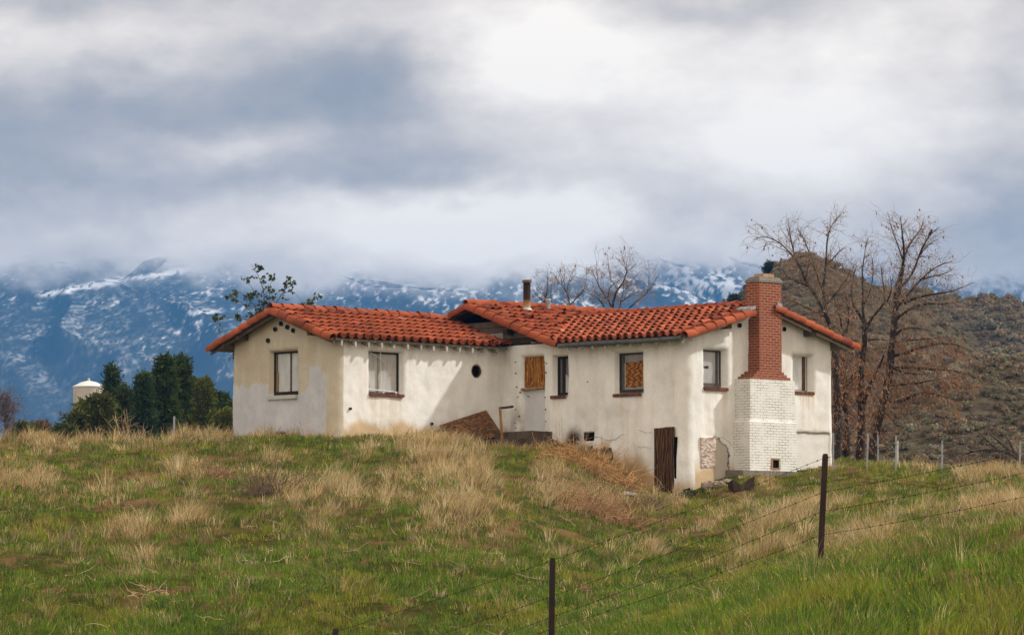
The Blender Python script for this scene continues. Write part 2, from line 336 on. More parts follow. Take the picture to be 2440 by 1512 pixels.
# ------------------------------------------------------------------ ground
CT = []  # (px, dist, py)
for px in (-350, 0, 300, 553, 800):
    dip = {-350: 4, 0: 0, 300: 3, 553: -2, 800: 0}[px]
    CT += [(px, 68, 1540), (px, 80, 1345), (px, 95, 1176+dip), (px, 105, 1094+dip), (px, 112, 1056+dip), (px, 117, 1056+dip), (px, 125, 1090), (px, 150, 1120)]
CT += [(1000, 68, 1540), (1000, 80, 1350), (1000, 95, 1175), (1000, 105, 1102), (1000, 112, 1062), (1000, 117.5, 1058), (1000, 128, 1085), (1000, 150, 1115),
       (1180, 68, 1540), (1180, 80, 1365), (1180, 95, 1200), (1180, 105, 1124), (1170, 113, 1076), (1210, 119.3, 1068), (1200, 128, 1090), (1200, 150, 1115),
       (1300, 80, 1385), (1300, 95, 1235), (1300, 105, 1150), (1310, 113, 1085), (1320, 118.7, 1067),
       (1450, 57, 1550), (1450, 68, 1470), (1450, 80, 1400), (1450, 95, 1280), (1450, 105, 1205), (1450, 112, 1140), (1450, 117.2, 1098),
       (1550, 116, 1172), (1560, 112, 1180), (1550, 105, 1225), (1530, 128, 1165),
       (1630, 115, 1176), (1640, 111, 1190), (1650, 105, 1235), (1650, 95, 1310), (1650, 80, 1395), (1650, 68, 1440), (1700, 58, 1470),
       (1720, 114.8, 1140), (1760, 115.8, 1128), (1880, 117.6, 1128), (1980, 118.5, 1114), (1800, 112, 1165), (1800, 105, 1215), (1760, 130, 1140),
       (1950, 112, 1150), (1950, 105, 1190), (1950, 90, 1258), (1950, 75, 1318), (1950, 60, 1358), (1950, 52, 1372), (1950, 45, 1392), (1950, 38, 1475), (1950, 32, 1580), (2000, 122, 1100), (2000, 135, 1150),
       (2200, 121, 1112), (2200, 112, 1140), (2200, 95, 1205), (2200, 75, 1268), (2200, 60, 1310), (2200, 46, 1340), (2200, 38, 1440), (2200, 32, 1560), (2200, 135, 1155),
       (2440, 121, 1126), (2440, 110, 1150), (2440, 95, 1180), (2440, 75, 1228), (2440, 60, 1268), (2440, 46, 1292), (2440, 38, 1405), (2440, 32, 1530), (2440, 135, 1165),
       (2900, 121, 1110), (2900, 95, 1160), (2900, 60, 1235), (2900, 46, 1260), (2900, 32, 1500), (2900, 135, 1150),
       (1450, 47, 1590), (1450, 38, 1720), (1450, 30, 1900), (1315, 52, 1640), (800, 52, 1810), (300, 52, 1830), (-350, 52, 1830), (300, 35, 2000), (1000, 35, 2000), (-350, 35, 2000)]
for px in (1700, 2000, 2440, 2900): CT += [(px, 160, 1230), (px, 150, 1205)]
CT += [(1400, 150, 1140), (1400, 128, 1110)]
C_ = np.array(CT, float)
def feat(px, d): return np.stack([px/110., d/6.], -1)
_z = np.array([zat(py, d) for px, d, py in CT])
_A = feat(C_[:, 0], C_[:, 1])
def kern(r2): return np.sqrt(r2+1.0)
_K = kern(((_A[:, None]-_A[None])**2).sum(-1)); NCT = len(_A)
_Pm = np.concatenate([np.ones((NCT, 1)), _A], 1)
_sys = np.block([[_K-1e-3*np.eye(NCT), _Pm], [_Pm.T, np.zeros((3, 3))]])
WCT = np.linalg.solve(_sys, np.concatenate([_z, np.zeros(3)]))
def Hrbf(x, y):
    y2 = np.clip(y, 31, 152); px = np.clip(CX+F*x/np.maximum(y2, 1), -350, 2900)
    A = feat(px, y2); out = np.empty(len(A))
    for i in range(0, len(A), 20000):
        a = A[i:i+20000]; k = kern(((a[:, None]-_A[None])**2).sum(-1))
        out[i:i+20000] = k@WCT[:NCT]+WCT[NCT]+a@WCT[NCT+1:]
    return out
def H(x, y):
    sh = np.shape(x); x = np.asarray(x, float).ravel(); y = np.asarray(y, float).ravel()
    z = Hrbf(x, y)
    z += (fbm(x*.9+50, y*.9, 3)-.5)*.22*sstep(20, 50, y)+(fbm(x*.2, y*.2+30, 3)-.5)*.3*sstep(20, 60, y)
    far = .036*y-60*sstep(0, 1, (x/np.maximum(y, 1)-.03)/.05)*sstep(150, 700, y)
    far = far+np.maximum(y-4700, 0)*.01
    t = sstep(128, 175, y); z = z*(1-t)+far*t
    t = sstep(34, 24, y); z = z*(1-t)-1.7*t
    return z.reshape(sh)
def nonuni(lo, hi, step, far, g=1.18):
    a = list(np.arange(lo, hi+1e-6, step)); s_ = step
    while a[-1] < far[1]: s_ *= g; a.append(a[-1]+s_)
    s_ = step
    while a[0] > far[0]: s_ *= g; a.insert(0, a[0]-s_)
    return np.array(a)
gx = nonuni(-21, 21, .3, (-6000, 6000)); gy = nonuni(30, 131, .35, (-300, 14000))
GX, GY = np.meshgrid(gx, gy); GZ = H(GX, GY)
g_o = npmesh('ground', np.stack([GX, GY, GZ], -1).reshape(-1, 3), gridquads(len(gy), len(gx)), None, M['soil'], smooth=True); tag(g_o, kind='structure')
def ground_hit(px, py, d0=34, d1=150):
    """world point where the sight line through (px,py) of the photograph meets the ground"""
    ds = np.linspace(d0, d1, 600); r = ray(px, py)
    x = r[0]/r[1]*ds; z = r[2]/r[1]*ds; h = H(x, ds); k = np.where(h >= z)[0]
    k = k[0] if len(k) else int(np.argmin(z-h))
    return np.array((x[k], ds[k], h[k]))
# ------------------------------------------------------------------ near hills with chaparral
def bush_protos(n, seed, nl=70, flat=.75):
    r = np.random.default_rng(seed); out = []
    for _ in range(n):
        lobes = r.uniform(-.45, .45, (5, 3)); lobes[:, 2] = r.uniform(.2, .6, 5)*flat
        i = r.integers(0, 5, nl); d = r.normal(size=(nl, 3)); d /= np.linalg.norm(d, axis=1)[:, None]; d[:, 2] = np.abs(d[:, 2])*.9-.1
        c = lobes[i]+d*r.uniform(.35, .55, (nl, 1)); c[:, 2] = np.maximum(c[:, 2], 0)
        a = np.cross(d, r.normal(size=(nl, 3))); a /= np.linalg.norm(a, axis=1)[:, None]; b = np.cross(d, a)
        b = b+d*r.normal(0, .5, (nl, 1)); s1 = r.uniform(.07, .15, (nl, 1))
        q = np.stack([c-a*s1-b*s1*.6, c+a*s1-b*s1*.8, c+a*s1*.7+b*s1, c-a*s1*.8+b*s1*.9], 1)
        out.append(q)
    return out
def scatter(name, pts, scl, cols, protos, mt, seed):
    r = np.random.default_rng(seed); V = []; Cc = []
    for i in range(len(pts)):
        q = protos[r.integers(len(protos))]; w = r.uniform(0, 6.28); c, s_ = math.cos(w), math.sin(w)
        R = np.array(((c, -s_, 0), (s_, c, 0), (0, 0, 1)))
        V.append((q.reshape(-1, 3)*scl[i])@R.T+pts[i]); k = len(q)
        Cc.append(np.repeat(np.clip(cols[i]*r.uniform(.7, 1.3, (k, 1)), 0, 1), 4, 0))
    V = np.concatenate(V); return npmesh(name, V, np.arange(len(V)).reshape(-1, 4), None, mt, np.concatenate(Cc))
BP = bush_protos(12, 5, 105)
def hill(name, sky_pts, d0, d1, ybase, back, pw, seed, nb, smin, smax, grassy):
    sp_ = np.array(sky_pts, float); pxs = np.arange(sp_[0, 0], sp_[-1, 0]+1, 6.)
    ds = np.linspace(d0, d1+back, 70); PX, D = np.meshgrid(pxs, ds)
    ys = np.interp(PX, sp_[:, 0], sp_[:, 1])+(fbm(PX/40+seed, PX*0, 3)-.5)*8
    t = np.clip((D-d0)/(d1-d0), 0, 1)
    zs = (1500-ys)/F*d1; z0 = (1500-ybase)/F*d0
    Z = z0+(zs-z0)*t**pw-np.maximum(D-d1, 0)*.35
    X = (PX-CX)/F*D
    rid = np.abs(fbm(X/38+seed, D/70+seed*2, 4)-.5)*2
    Z = Z+((rid-.35)*16+(fbm(X/9, D/12+seed, 3)-.5)*3.2)*np.minimum(1, 4*t*(1-t)+.02)*(D < d1+1)
    gr = sstep(.54, .70, fbm(X/22+seed*3, D/40, 4)+grassy(PX, D))
    g = np.stack([gr]*3, -1)
    cols = np.array((.082, .066, .042))*(1-g)+np.array((.16, .13, .076))*g
    v = np.stack([X, D, Z], -1)
    o = npmesh(name, v.reshape(-1, 3), gridquads(*X.shape), None, M['hill'], cols.reshape(-1, 3), smooth=True); tag(o, kind='structure')
    r = np.random.default_rng(seed)
    i = r.uniform(0, X.shape[0]*(d1-d0)/(d1+back-d0), nb*3); j = r.uniform(0, X.shape[1]-1.01, nb*3); i = np.minimum(i, X.shape[0]-1.01)
    a, b = i.astype(int), j.astype(int); fi, fj = (i-a)[:, None], (j-b)[:, None]
    pt = (v[a, b]*(1-fj)+v[a, b+1]*fj)*(1-fi)+(v[a+1, b]*(1-fj)+v[a+1, b+1]*fj)*fi
    keep = r.random(nb*3) < np.clip(1.05-gr[a, b]*.80, 0, 1)*(.55+.45*sstep(.34, .5, fbm(pt[:, 0]/7, pt[:, 1]/9, 3))); pt = pt[keep][:nb]
    pal = np.array((1.95, 1.88, 1.75))*np.array([(.095, .088, .056), (.115, .092, .060), (.130, .098, .066), (.130, .125, .090), (.100, .078, .058), (.150, .112, .074), (.105, .100, .060)])
    cc = pal[r.integers(len(pal), size=len(pt))]*r.uniform(.7, 1.2, (len(pt), 1))*(.7+.6*fbm(pt[:, 0]/14+9, pt[:, 1]/20, 3))[:, None]
    b_ = scatter('chaparral', pt-np.array((0, 0, .1)), r.uniform(smin, smax, len(pt))*(r.random(len(pt))**1.5*.8+.6), cc, BP, M['bush'], seed)
    tag(b_, {3: 'dark sagebrush and chaparral on the far dark hill at right', 5: 'brown chaparral on the pointed hill behind the chimney', 8: 'low chaparral on the near slope at right'}[seed], 'shrubs', kind='stuff')
    return v
hill('far_hill', [(1850, 780), (1950, 720), (2072, 690), (2151, 686), (2198, 684), (2233, 697), (2293, 709), (2340, 708), (2375, 700), (2403, 702), (2439, 712), (2560, 722), (2760, 700)], 520, 700, 1150, 60, .9, 3, 4500, .5, 1.25,
     lambda p, d: -.12+.0*p)
hv = hill('pointed_hill', [(1560, 860), (1650, 800), (1745, 714), (1800, 684), (1835, 656), (1862, 626), (1895, 613), (1925, 610), (1960, 622), (2000, 646), (2040, 667), (2090, 695), (2140, 718), (2200, 762), (2270, 815), (2330, 862), (2400, 905), (2500, 960), (2700, 1040)], 330, 500, 1150, 50, .85, 5, 6500, .34, .85,
     lambda p, d: .13*np.exp(-((p-(1925+(500-d)*2.2))/45)**2)+.05*np.exp(-((p-1760)/70)**2)-.12)
hill('near_slope', [(1800, 1080), (2000, 1062), (2100, 1032), (2180, 985), (2240, 932), (2280, 905), (2330, 882), (2380, 852), (2439, 838), (2560, 815), (2760, 800)], 235, 320, 1140, 40, .9, 8, 6500, .26, .62,
     lambda p, d: .26*sstep(298, 312, d)*sstep(2240, 2300, p)-.14)
# ------------------------------------------------------------------ snowy mountain range
def mountains():
    pxs = np.arange(-420, 2880, 3.5); ds = np.linspace(4700, 7900, 330); PX, D = np.meshgrid(pxs, ds)
    T = (D-4700)/3200; X = (PX-CX)/F*D
    skl = np.interp(PX, [-420, 0, 350, 620, 900, 1300, 1700, 2000, 2440, 2880], [585, 575, 560, 575, 570, 560, 560, 590, 600, 600])
    yb = 1105+(skl-1105)*T**.72
    Z = (1500-yb)/F*D
    wx = X+(fbm(X/260+4, D/900, 3)-.5)*220+(D-4700)*.16+(D-6000)*.05*np.sin(X/300)
    r1 = 1-np.sqrt((fbm(wx/190+2.2, D/3600+1, 3)*2-1)**2+.004)*1.7
    r2 = 1-np.abs(fbm(wx/80+8, D/600+T, 3)*2-1)*1.6
    r3 = fbm(X/20, D/70, 4)-.5
    env = np.minimum(1, T*5)*np.minimum(1, (1.06-T)*3)
    Z = Z+(r1*82+r2*9+r3*4.5)*env
    hgt = Z/D*F; PYv = 1500-hgt
    cb_ = np.interp(PX, [-400, 0, 200, 420, 560, 700, 800, 950, 1100, 1250, 1500, 1650, 1750, 1900, 2200, 2300, 2440, 2800], [668, 668, 652, 646, 676, 706, 686, 668, 690, 684, 660, 640, 652, 668, 690, 708, 700, 690])
    fade = sstep(-46, 44, PYv-cb_+(fbm(PX/60, PYv/45+9, 4)-.5)*70)
    fade = fade*(1-.95*sstep(.62, .80, T)*sstep(700, 500, PX))
    n_s = fbm(X/5+3, hgt/8+D/300, 4); n_d = fbm(X/24+31, hgt/34, 4); big = fbm(X/90+1, hgt/130+7, 3)
    sl_ = np.gradient(Z, axis=1)/np.gradient(X, axis=1)
    k_ = -.035+.065*sstep(640, 900, PX)+.030*sstep(1000, 1300, PX)-.02*sstep(150, 0, PX)
    snow = sstep(.59, .73, n_s*.68+n_d*.32+(big-.5)*.30+k_-.012+(hgt-760)/600*.16)*sstep(0, 230, hgt+(big-.5)*300-np.interp(PX, [0, 560, 800], [560, 520, 350]))
    strip = np.exp(-((hgt-(1500-(700-(PX-90)*.165))+(fbm(PX/30, D/90, 3)-.5)*16)/6.5)**2)*sstep(60, 130, PX)*sstep(520, 440, PX)
    snow = np.clip(snow*.9+strip*1.2*(n_s > .42), 0, 1)
    lit_dust = sstep(.35, .7, n_s*.5+n_d*.5)*sstep(420, 700, hgt)*np.clip(.62-sl_*1.1, 0, 1)*.30*sstep(.38, .66, fbm(X/2.6, hgt/3.2, 3))  # thin snow dusting, weighted to sun-facing slopes so they are painted lit
    g = np.stack([snow]*3, -1)
    rockc = np.stack([.026+.03*n_s+lit_dust, .028+.032*n_s+lit_dust, .026+.03*n_s+lit_dust], -1)
    cols = rockc*(1-g)+np.array((.70, .72, .76))*g
    m, nt, b = newmat('mountain'); L = nt.links.new
    at = N(nt, 'ShaderNodeAttribute', attribute_name='Col'); L(at.outputs['Color'], b.inputs['Base Color']); b.inputs['Roughness'].default_value = 1; b.inputs['Specular IOR Level'].default_value = 0
    fa = N(nt, 'ShaderNodeAttribute', attribute_name='fade'); tr = N(nt, 'ShaderNodeBsdfTransparent'); ms = N(nt, 'ShaderNodeMixShader')
    L(fa.outputs['Fac'], ms.inputs[0]); L(tr.outputs[0], ms.inputs[1]); L(b.outputs[0], ms.inputs[2]); L(ms.outputs[0], nt.nodes['Material Output'].inputs['Surface'])
    q = gridquads(*X.shape); keep = fade.ravel()[q].max(1) > .01
    o = npmesh('mountain_range', np.stack([X, D, Z], -1).reshape(-1, 3), q[keep], None, m, cols.reshape(-1, 3), smooth=True, attrs={'fade': fade.ravel()}); tag(o, kind='structure')
    return float((Z*(fade > .01)).max())
ztop = mountains()
# the air: one even pale blue volume over the whole scene
hz = MB(); hz.box(lambda a, b, c: (a, b, c), -2600, 2600, -60, 8050, -90, ztop+6)
m, nt, b = newmat('haze_air'); nt.nodes.remove(b); pv = N(nt, 'ShaderNodeVolumePrincipled'); pv.inputs['Color'].default_value = (.10, .42, 1.0, 1); pv.inputs['Density'].default_value = 1.02e-4; pv.inputs['Absorption Color'].default_value = (0, 0, 0, 1)
nt.links.new(pv.outputs[0], nt.nodes['Material Output'].inputs['Volume'])
tag(hz.build('haze', m), kind='stuff')
#@@PART3
# ================================================================== HOUSE
house = thing('abandoned_house', 'abandoned white stucco house with red tile roofs and brick chimney on the grassy hill', 'house', tuple(O), -A47)
VA, UA, UD, VE = -5.81, -4.06, 6.63, 5.36
def zL(u): return 3.08-.345*abs(u+2.05)
def zC(u): return 3.42-.345*abs(u+1.04)
def zR(v): return 3.15-.286*abs(v-2.7)
SIDE = {'AB': lambda c, o, z: (c, VA-o, z), 'BC': lambda c, o, z: (o, c, z), 'CD': lambda c, o, z: (c, -o, z), 'DE': lambda c, o, z: (UD+o, c, z)}
PIX = {'AB': lambda px, py: onv(px, py, VA), 'BC': lambda px, py: onu(px, py, 0), 'CD': lambda px, py: onv(px, py, 0), 'DE': lambda px, py: onu(px, py, UD)}
def opening(side, px0, px1, py0, py1, depth):
    pm = (px0+px1)/2
    c0 = PIX[side](px0, (py0+py1)/2)[0]; c1 = PIX[side](px1, (py0+py1)/2)[0]
    z1 = PIX[side](pm, py0)[1]; z0 = PIX[side](pm, py1)[1]
    return dict(side=side, c0=c0, c1=c1, z0=z0, z1=z1, d=depth)
OPN = {'ab': opening('AB', 641, 706, 836, 941, .19), 'bc': opening('BC', 882, 961, 837, 937, .21), 'door': opening('CD', 1242, 1293.5, 848, 1027, .13),
       'w1': opening('CD', 1315, 1349.5, 847, 941, .22), 'w2': opening('CD', 1464, 1529, 838, 936, .19), 'de1': opening('DE', 1679, 1732, 832, 922, .24),
       'de2': opening('DE', 1889, 1937, 846, 932, .24), 'vent': opening('CD', 1391, 1414, 1031, 1048, .3), 'abvent': opening('AB', 655, 680, 1031, 1050, .3)}
rc = onu(1136, 884, 0); RND = dict(c=rc[0], z=rc[1], r=.155)
# ---- stucco walls: one trowelled skin, pushed in at the openings
def walls():
    pts = []  # (u, v, nu, nv, side, c)
    st_ = .03
    def seg(p, q, side, axis, n, step=st_):
        Ls = math.dist(p, q); k = max(2, int(Ls/step))
        for i in range(k):
            t = i/k; u = p[0]+(q[0]-p[0])*t; v = p[1]+(q[1]-p[1])*t
            pts.append((u, v, n[0], n[1], side, u if axis == 0 else v))
    def arc(cx, cy, r, a0, a1, side, cfix, k=9):
        for i in range(k):
            a = math.radians(a0+(a1-a0)*i/k); pts.append((cx+r*math.cos(a), cy+r*math.sin(a), math.cos(a), math.sin(a), side, cfix))
    rA, rB, rD, rE = .08, .30, .30, .08
    seg((UA, .3), (UA, VA+rA), 'X', 1, (-1, 0), .1)
    arc(UA+rA, VA+rA, rA, 180, 270, 'AB', UA)
    seg((UA+rA, VA), (-rB, VA), 'AB', 0, (0, -1))
    arc(-rB, VA+rB, rB, 270, 360, 'AB', 0, 14)
    seg((0, VA+rB), (0, 0), 'BC', 1, (1, 0))
    seg((0, 0), (UD-rD, 0), 'CD', 0, (0, -1))
    arc(UD-rD, rD, rD, 270, 360, 'CD', UD, 14)
    seg((UD, rD), (UD, VE-rE), 'DE', 1, (1, 0))
    arc(UD-rE, VE-rE, rE, 0, 90, 'X', 0)
    seg((UD-rE, VE), (UA, VE), 'X', 0, (0, 1), .2)
    seg((UA, VE), (UA, .3), 'X', 1, (-1, 0), .2)
    pts.append(pts[0])
    A = [(p[0], p[1], p[2], p[3], p[5]) for p in pts]; A = np.array(A); side = np.array([p[4] for p in pts])
    zz = np.arange(-2.1, 3.35, .03)
    u = A[:, 0][None]*np.ones((len(zz), 1)); v = A[:, 1][None]*np.ones((len(zz), 1))
    top = np.empty(len(A))
    for i in range(len(A)):
        s_ = side[i]; uu, vv = A[i, 0], A[i, 1]
        if s_ == 'AB': top[i] = zL(uu)
        elif s_ == 'BC': top[i] = zL(0)
        elif s_ == 'CD': top[i] = 2.385
        elif s_ == 'DE': top[i] = zR(vv)
        else: top[i] = 2.2
    Z = np.minimum(zz[:, None], top[None]-.03)
    off = np.zeros_like(Z); c = A[:, 4][None]*np.ones_like(Z); sd = side[None].repeat(len(zz), 0)
    s_path = np.cumsum(np.r_[0, np.hypot(np.diff(A[:, 0]), np.diff(A[:, 1]))])[None]*np.ones_like(Z)
    off += (fbm(s_path*1.3, Z*1.3, 3)-.5)*.07+(fbm(s_path*5, Z*5+9, 2)-.5)*.012
    off += .05*sstep(.3, -1.6, Z)             # battered foot
    flat = (np.abs(A[:, 2])+np.abs(A[:, 3]) < 1.02)[None]*np.ones_like(Z)
    for k, o in OPN.items():
        m = (sd == o['side'])*flat
        di = np.minimum(np.minimum(c-o['c0'], o['c1']-c), np.minimum(Z-o['z0'], o['z1']-Z))
        rr = .10 if 'vent' not in k else .01
        off -= m*(o['d']*sstep(-.012, .022, di)+.035*sstep(-rr, .0, di))
    m = (sd == 'BC')*flat; di = RND['r']-np.hypot(c-RND['c'], Z-RND['z']); off -= m*(.3*sstep(-.01, .02, di)+.015*sstep(-.05, 0, di))
    # lost plaster patch on the chimney wall
    pz = (sd == 'DE')
    pt_ = onu(1708, 1042, UD)[1]; edge = 1.17+.36*sstep(0, .28, pt_-Z)+(fbm(Z*6+3, Z*0, 3)-.5)*.14
    patch = pz*(c > .98)*(c < edge)*(Z < pt_+.03*np.sin(c*14))*(Z > -1.6)
    off -= patch*.022
    low = pz*(c > 3.25)*(Z < .02+.02*np.sin(c*9)); off += -.03*low+pz*(c > 3.25)*.02*sstep(.02, .1, Z)
    U_ = u+A[:, 2][None]*off; V_ = v+A[:, 3][None]*off
    # ---- paint, dirt, repairs, dark edges and painted-in shade of openings (albedo)
    base = np.ones(Z.shape+(3,))*np.array((.82, .825, .80))
    def mixc(m, col):
        nonlocal base
        m = np.clip(m, 0, 1)[..., None]; base = base*(1-m)+np.array(col)*m
    n1 = fbm(s_path*1.1+5, Z*.7+3, 4); n2 = fbm(s_path*4+9, Z*.9, 4)
    mixc(sstep(.48, .72, n1)*.45, (.77, .74, .67)); mixc(sstep(.55, .75, n2)*.35, (.68, .63, .54))
    mixc(sstep(.52, .74, fbm(s_path*5.5+60, Z*.45+2, 4))*.24*(sd != 'X'), (.60, .535, .43)); mixc(sstep(.55, .8, fbm(s_path*2.2+90, Z*2.0+4, 4))*.35, (.60, .56, .49)); mixc(sstep(.50, .70, fbm(s_path*.9+40, Z*1.2+8, 4))*.5, (.78, .77, .735))
    ab = (sd == 'AB')
    mixc(ab*.85, (.50, .445, .335)); mixc(ab*sstep(.5, .7, n1)*.5, (.50, .43, .32)); mixc(ab*sstep(.62, .70, fbm(s_path*6, Z*.8+4, 3))*.35, (.62, .58, .48))
    # grey-white repaint with a brushed, stepped top edge
    cu = c+ (fbm(Z*7, c*7, 2)-.5)*.09
    step_ = np.where(cu < -2.62, 1.22, np.where(cu < -1.50, .98, np.where(cu < -1.28, 1.0, np.where(cu < -1.0, 1.12, np.where(cu < -.55, 1.62, np.where(cu < -.34, 1.42, -9))))))
    step_ = step_+(fbm(c*5, c*0+2, 3)-.5)*.26+(fbm(c*18, c*0+5, 2)-.5)*.10
    gm = ab*sstep(step_+.02, step_-.02, Z)*(cu < -.30-.10*(fbm(Z*2.5, Z*0, 3)-.5)); mixc(gm, (.55, .565, .595))
    mixc(gm*sstep(.5, .7, fbm(s_path*7, Z*1.2+2, 4))*.4, (.47, .48, .505)); mixc(gm*sstep(.55, .7, fbm(s_path*3, Z*3+12, 4))*.35, (.64, .645, .65))
    # ochre splash-back from the soil and rust runs under the sills
    gl = np.where(sd == 'CD', np.interp(c, [0, 1.6, 2.2, 3.9, 4.6, 5.3, 6.6], [0, -.22, -.28, -.55, -.85, -1.25, -1.45]), np.where(sd == 'DE', -1.05, -.02))
    ns = fbm(s_path*2.4+1, Z*1.5, 4)
    mixc(((sd != 'X')*(~ab))*sstep(.40, .0, Z-gl-(ns-.5)*.6)*.85, (.50, .335, .16))
    mixc((sd == 'CD')*np.exp(-((c-5.0)/.55)**2)*sstep(.75, .05, Z-gl-(ns-.5)*.5)*.8, (.42, .26, .10))
    for (k, amt) in (('w2', .3), ('w1', .3), ('de1', .5), ('de2', .8), ('bc', .45)):
        o = OPN[k]; m = (sd == o['side'])*(Z < o['z0'])*sstep(o['c0']-.05, o['c0']+.05, c)*sstep(o['c1']+.08, o['c1']-.04, c)*np.exp((Z-o['z0'])/.55)
        mixc(m*amt*sstep(.35, .7, fbm(s_path*9+3, Z*.5, 3)), (.56, .38, .19))
    soot = (sd == 'CD')*np.exp(-((c-2.62)/.30)**2-((Z+.13)/.24)**2); mixc(soot*1.25*sstep(.3, .55, fbm(s_path*6, Z*3, 4)+soot*.22), (.035, .032, .028))
    mixc((sd == 'CD')*np.exp(-((c-.45)/.28)**2-((Z-.25)/.33)**2)*.7*sstep(.3, .6, ns), (.17, .14, .11))
    mixc(patch*.95, (.47, .42, .345)); mixc(pz*(np.abs(c-edge) < .022)*(Z < pt_)*(Z > -1.2)*.9, (.06, .05, .04)); mixc(low*.9, (.68, .67, .62))
    mixc(pz*(c > 3.25)*np.exp(-((Z-.03)/.018)**2)*.8, (.09, .075, .06))
    for k, o in OPN.items():
        if 'vent' in k:
            di = np.minimum(np.minimum(c-o['c0'], o['c1']-c), np.minimum(Z-o['z0'], o['z1']-Z)); mixc((sd == o['side'])*sstep(-.01, .02, di), (.012, .011, .01))  # vent recess coloured near black: its inner shade is painted in
    mixc((sd == 'BC')*sstep(-.0, .03, RND['r']-np.hypot(c-RND['c'], Z-RND['z'])), (.02, .018, .015))  # inside of the round hole painted dark in place of shade
    mixc((sd == 'BC')*np.exp(-(np.maximum(0, np.abs(np.hypot(c-RND['c'], Z-RND['z'])-RND['r']-.015)-.01)/.01)**2)*.5, (.30, .22, .13))
    vtx = np.stack([U_, V_, Z], -1)
    q = gridquads(*Z.shape)
    tz = (zz[:, None] > top[None]+.03).ravel(); q = q[~tz[q].all(1)]
    o = npmesh('stucco_wall', vtx.reshape(-1, 3), q, None, M['stucco'], np.clip(base, 0, 1).reshape(-1, 3), house, smooth=True)
    return o
walls()
# ---- roofs
def barrel(mb, pu, pl, side, up, ru, rl, col, n=8, th=.014, arc=math.pi, flip=False):
    pu = np.asarray(pu, float); pl = np.asarray(pl, float); side = np.asarray(side, float); up = np.asarray(up, float)
    ang = np.linspace(-arc/2, arc/2, n+1); sg = -1 if flip else 1
    def ring(p, r): return [p+side*r*math.sin(a)+up*sg*(r*math.cos(a)) for a in ang]
    mid = pl+(pu-pl)*.35
    v = ring(pu, ru)+ring(pl, rl)+ring(pl, rl-th)+ring(mid, rl-th-.004)
    m = n+1; f = []
    for k in range(n):
        f += [(k, k+1, m+k+1, m+k), (m+k, m+k+1, 2*m+k+1, 2*m+k), (2*m+k, 2*m+k+1, 3*m+k+1, 3*m+k)]
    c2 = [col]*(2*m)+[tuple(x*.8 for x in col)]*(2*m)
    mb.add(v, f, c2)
TR = random.Random(11)
def tcol():
    b = TR.gauss(1, .15); r = TR.random()
    if r < .10: c = (.21, .058, .034)
    elif r < .13: c = (.36, .13, .075)
    else: c = (.325, .084, .040)
    return tuple(max(.01, x*b) for x in c)
E_ROW = .36
def tiles(mb, O3, ax, dn, a0, a1, slen, keep, lift=.04, jit=.008, mess=0, pitch=.27):
    """O3 ridge point at a=0, ax along the ridge, dn unit down the slope"""
    O3 = np.array(O3, float); ax = np.array(ax, float); dn = np.array(dn, float); nn = np.cross(ax, dn); nn = nn if nn[2] > 0 else -nn
    a = a0; rows = int(math.ceil(slen/E_ROW))
    while a <= a1+1e-6:
        for k in range(rows):
            s1 = slen-(rows-1-k)*E_ROW; s0 = max(.02, s1-E_ROW-.07)
            if s1 < .1: continue
            if not keep(a, (s0+s1)/2): continue
            ms = mess if TR.random() < .30 else 0
            ja = TR.gauss(0, jit+ms*.04); jb = TR.gauss(0, jit+ms*.05); jh = abs(TR.gauss(0, .004+ms*.02)); js = TR.gauss(0, .010+ms*.05)
            pu = O3+ax*(a+ja)+dn*(s0+js)+nn*(.045+jh); pl = O3+ax*(a+jb)+dn*(s1+js)+nn*(.045+lift+jh)
            barrel(mb, pu, pl, ax, nn, .080, .098, tcol())
            if TR.random() < .55:  # mortar crumbs at the butt
                w = TR.uniform(-.04, .04); q = pl+ax*w+nn*.05-dn*.02
                mb.add([q-ax*.03, q+ax*.03, q+ax*.03+nn*.035+dn*.03, q-ax*.03+nn*.03+dn*.03], [(0, 1, 2, 3)], (.30, .22, .14))
            if keep(a+pitch/2, (s0+s1)/2):
                pu = O3+ax*(a+pitch/2)+dn*s0+nn*.125; pl = O3+ax*(a+pitch/2)+dn*(s1+.02)+nn*.145
                barrel(mb, pu, pl, ax, nn, .09, .10, tcol(), n=5, flip=True)
        a += pitch
def caps(mb, p0, p1, up, r=.115, step=.36, lift=.03, gap=None, jit=.008, arc=math.pi):
    """row of cap tiles from p0 (lower/open end) to p1"""
    p0 = np.array(p0, float); p1 = np.array(p1, float); d = p1-p0; Ls = np.linalg.norm(d); d /= Ls; up = np.array(up, float); up -= d*up.dot(d); up /= np.linalg.norm(up); sd_ = np.cross(d, up)
    t = 0
    while t < Ls-.1:
        te = min(t+step+.06, Ls+.03)
        if not (gap and gap(p0+d*(t+te)/2)):
            j = up*TR.gauss(0, jit)+sd_*TR.gauss(0, jit)
            barrel(mb, p0+d*te+j*.3, p0+d*t+up*lift+j, sd_, up, r*.90, r, tcol(), n=10, th=.018, arc=arc)
        t += step
def unit(v): v = np.array(v, float); return v/np.linalg.norm(v)
def deck(mb, poly, zf, th=.05, col=(.17, .15, .125)):
    n = len(poly); top_ = [(u, v, zf(u, v)+.01) for u, v in poly]; bot = [(u, v, zf(u, v)+.01-th) for u, v in poly]
    mb.add(top_+bot, [tuple(range(n)), tuple(range(2*n-1, n-1, -1))]+[(i, (i+1) % n, n+(i+1) % n, n+i) for i in range(n)], col)
roofL = MB(); RL = .27; cs = 1/math.hypot(1, .345)
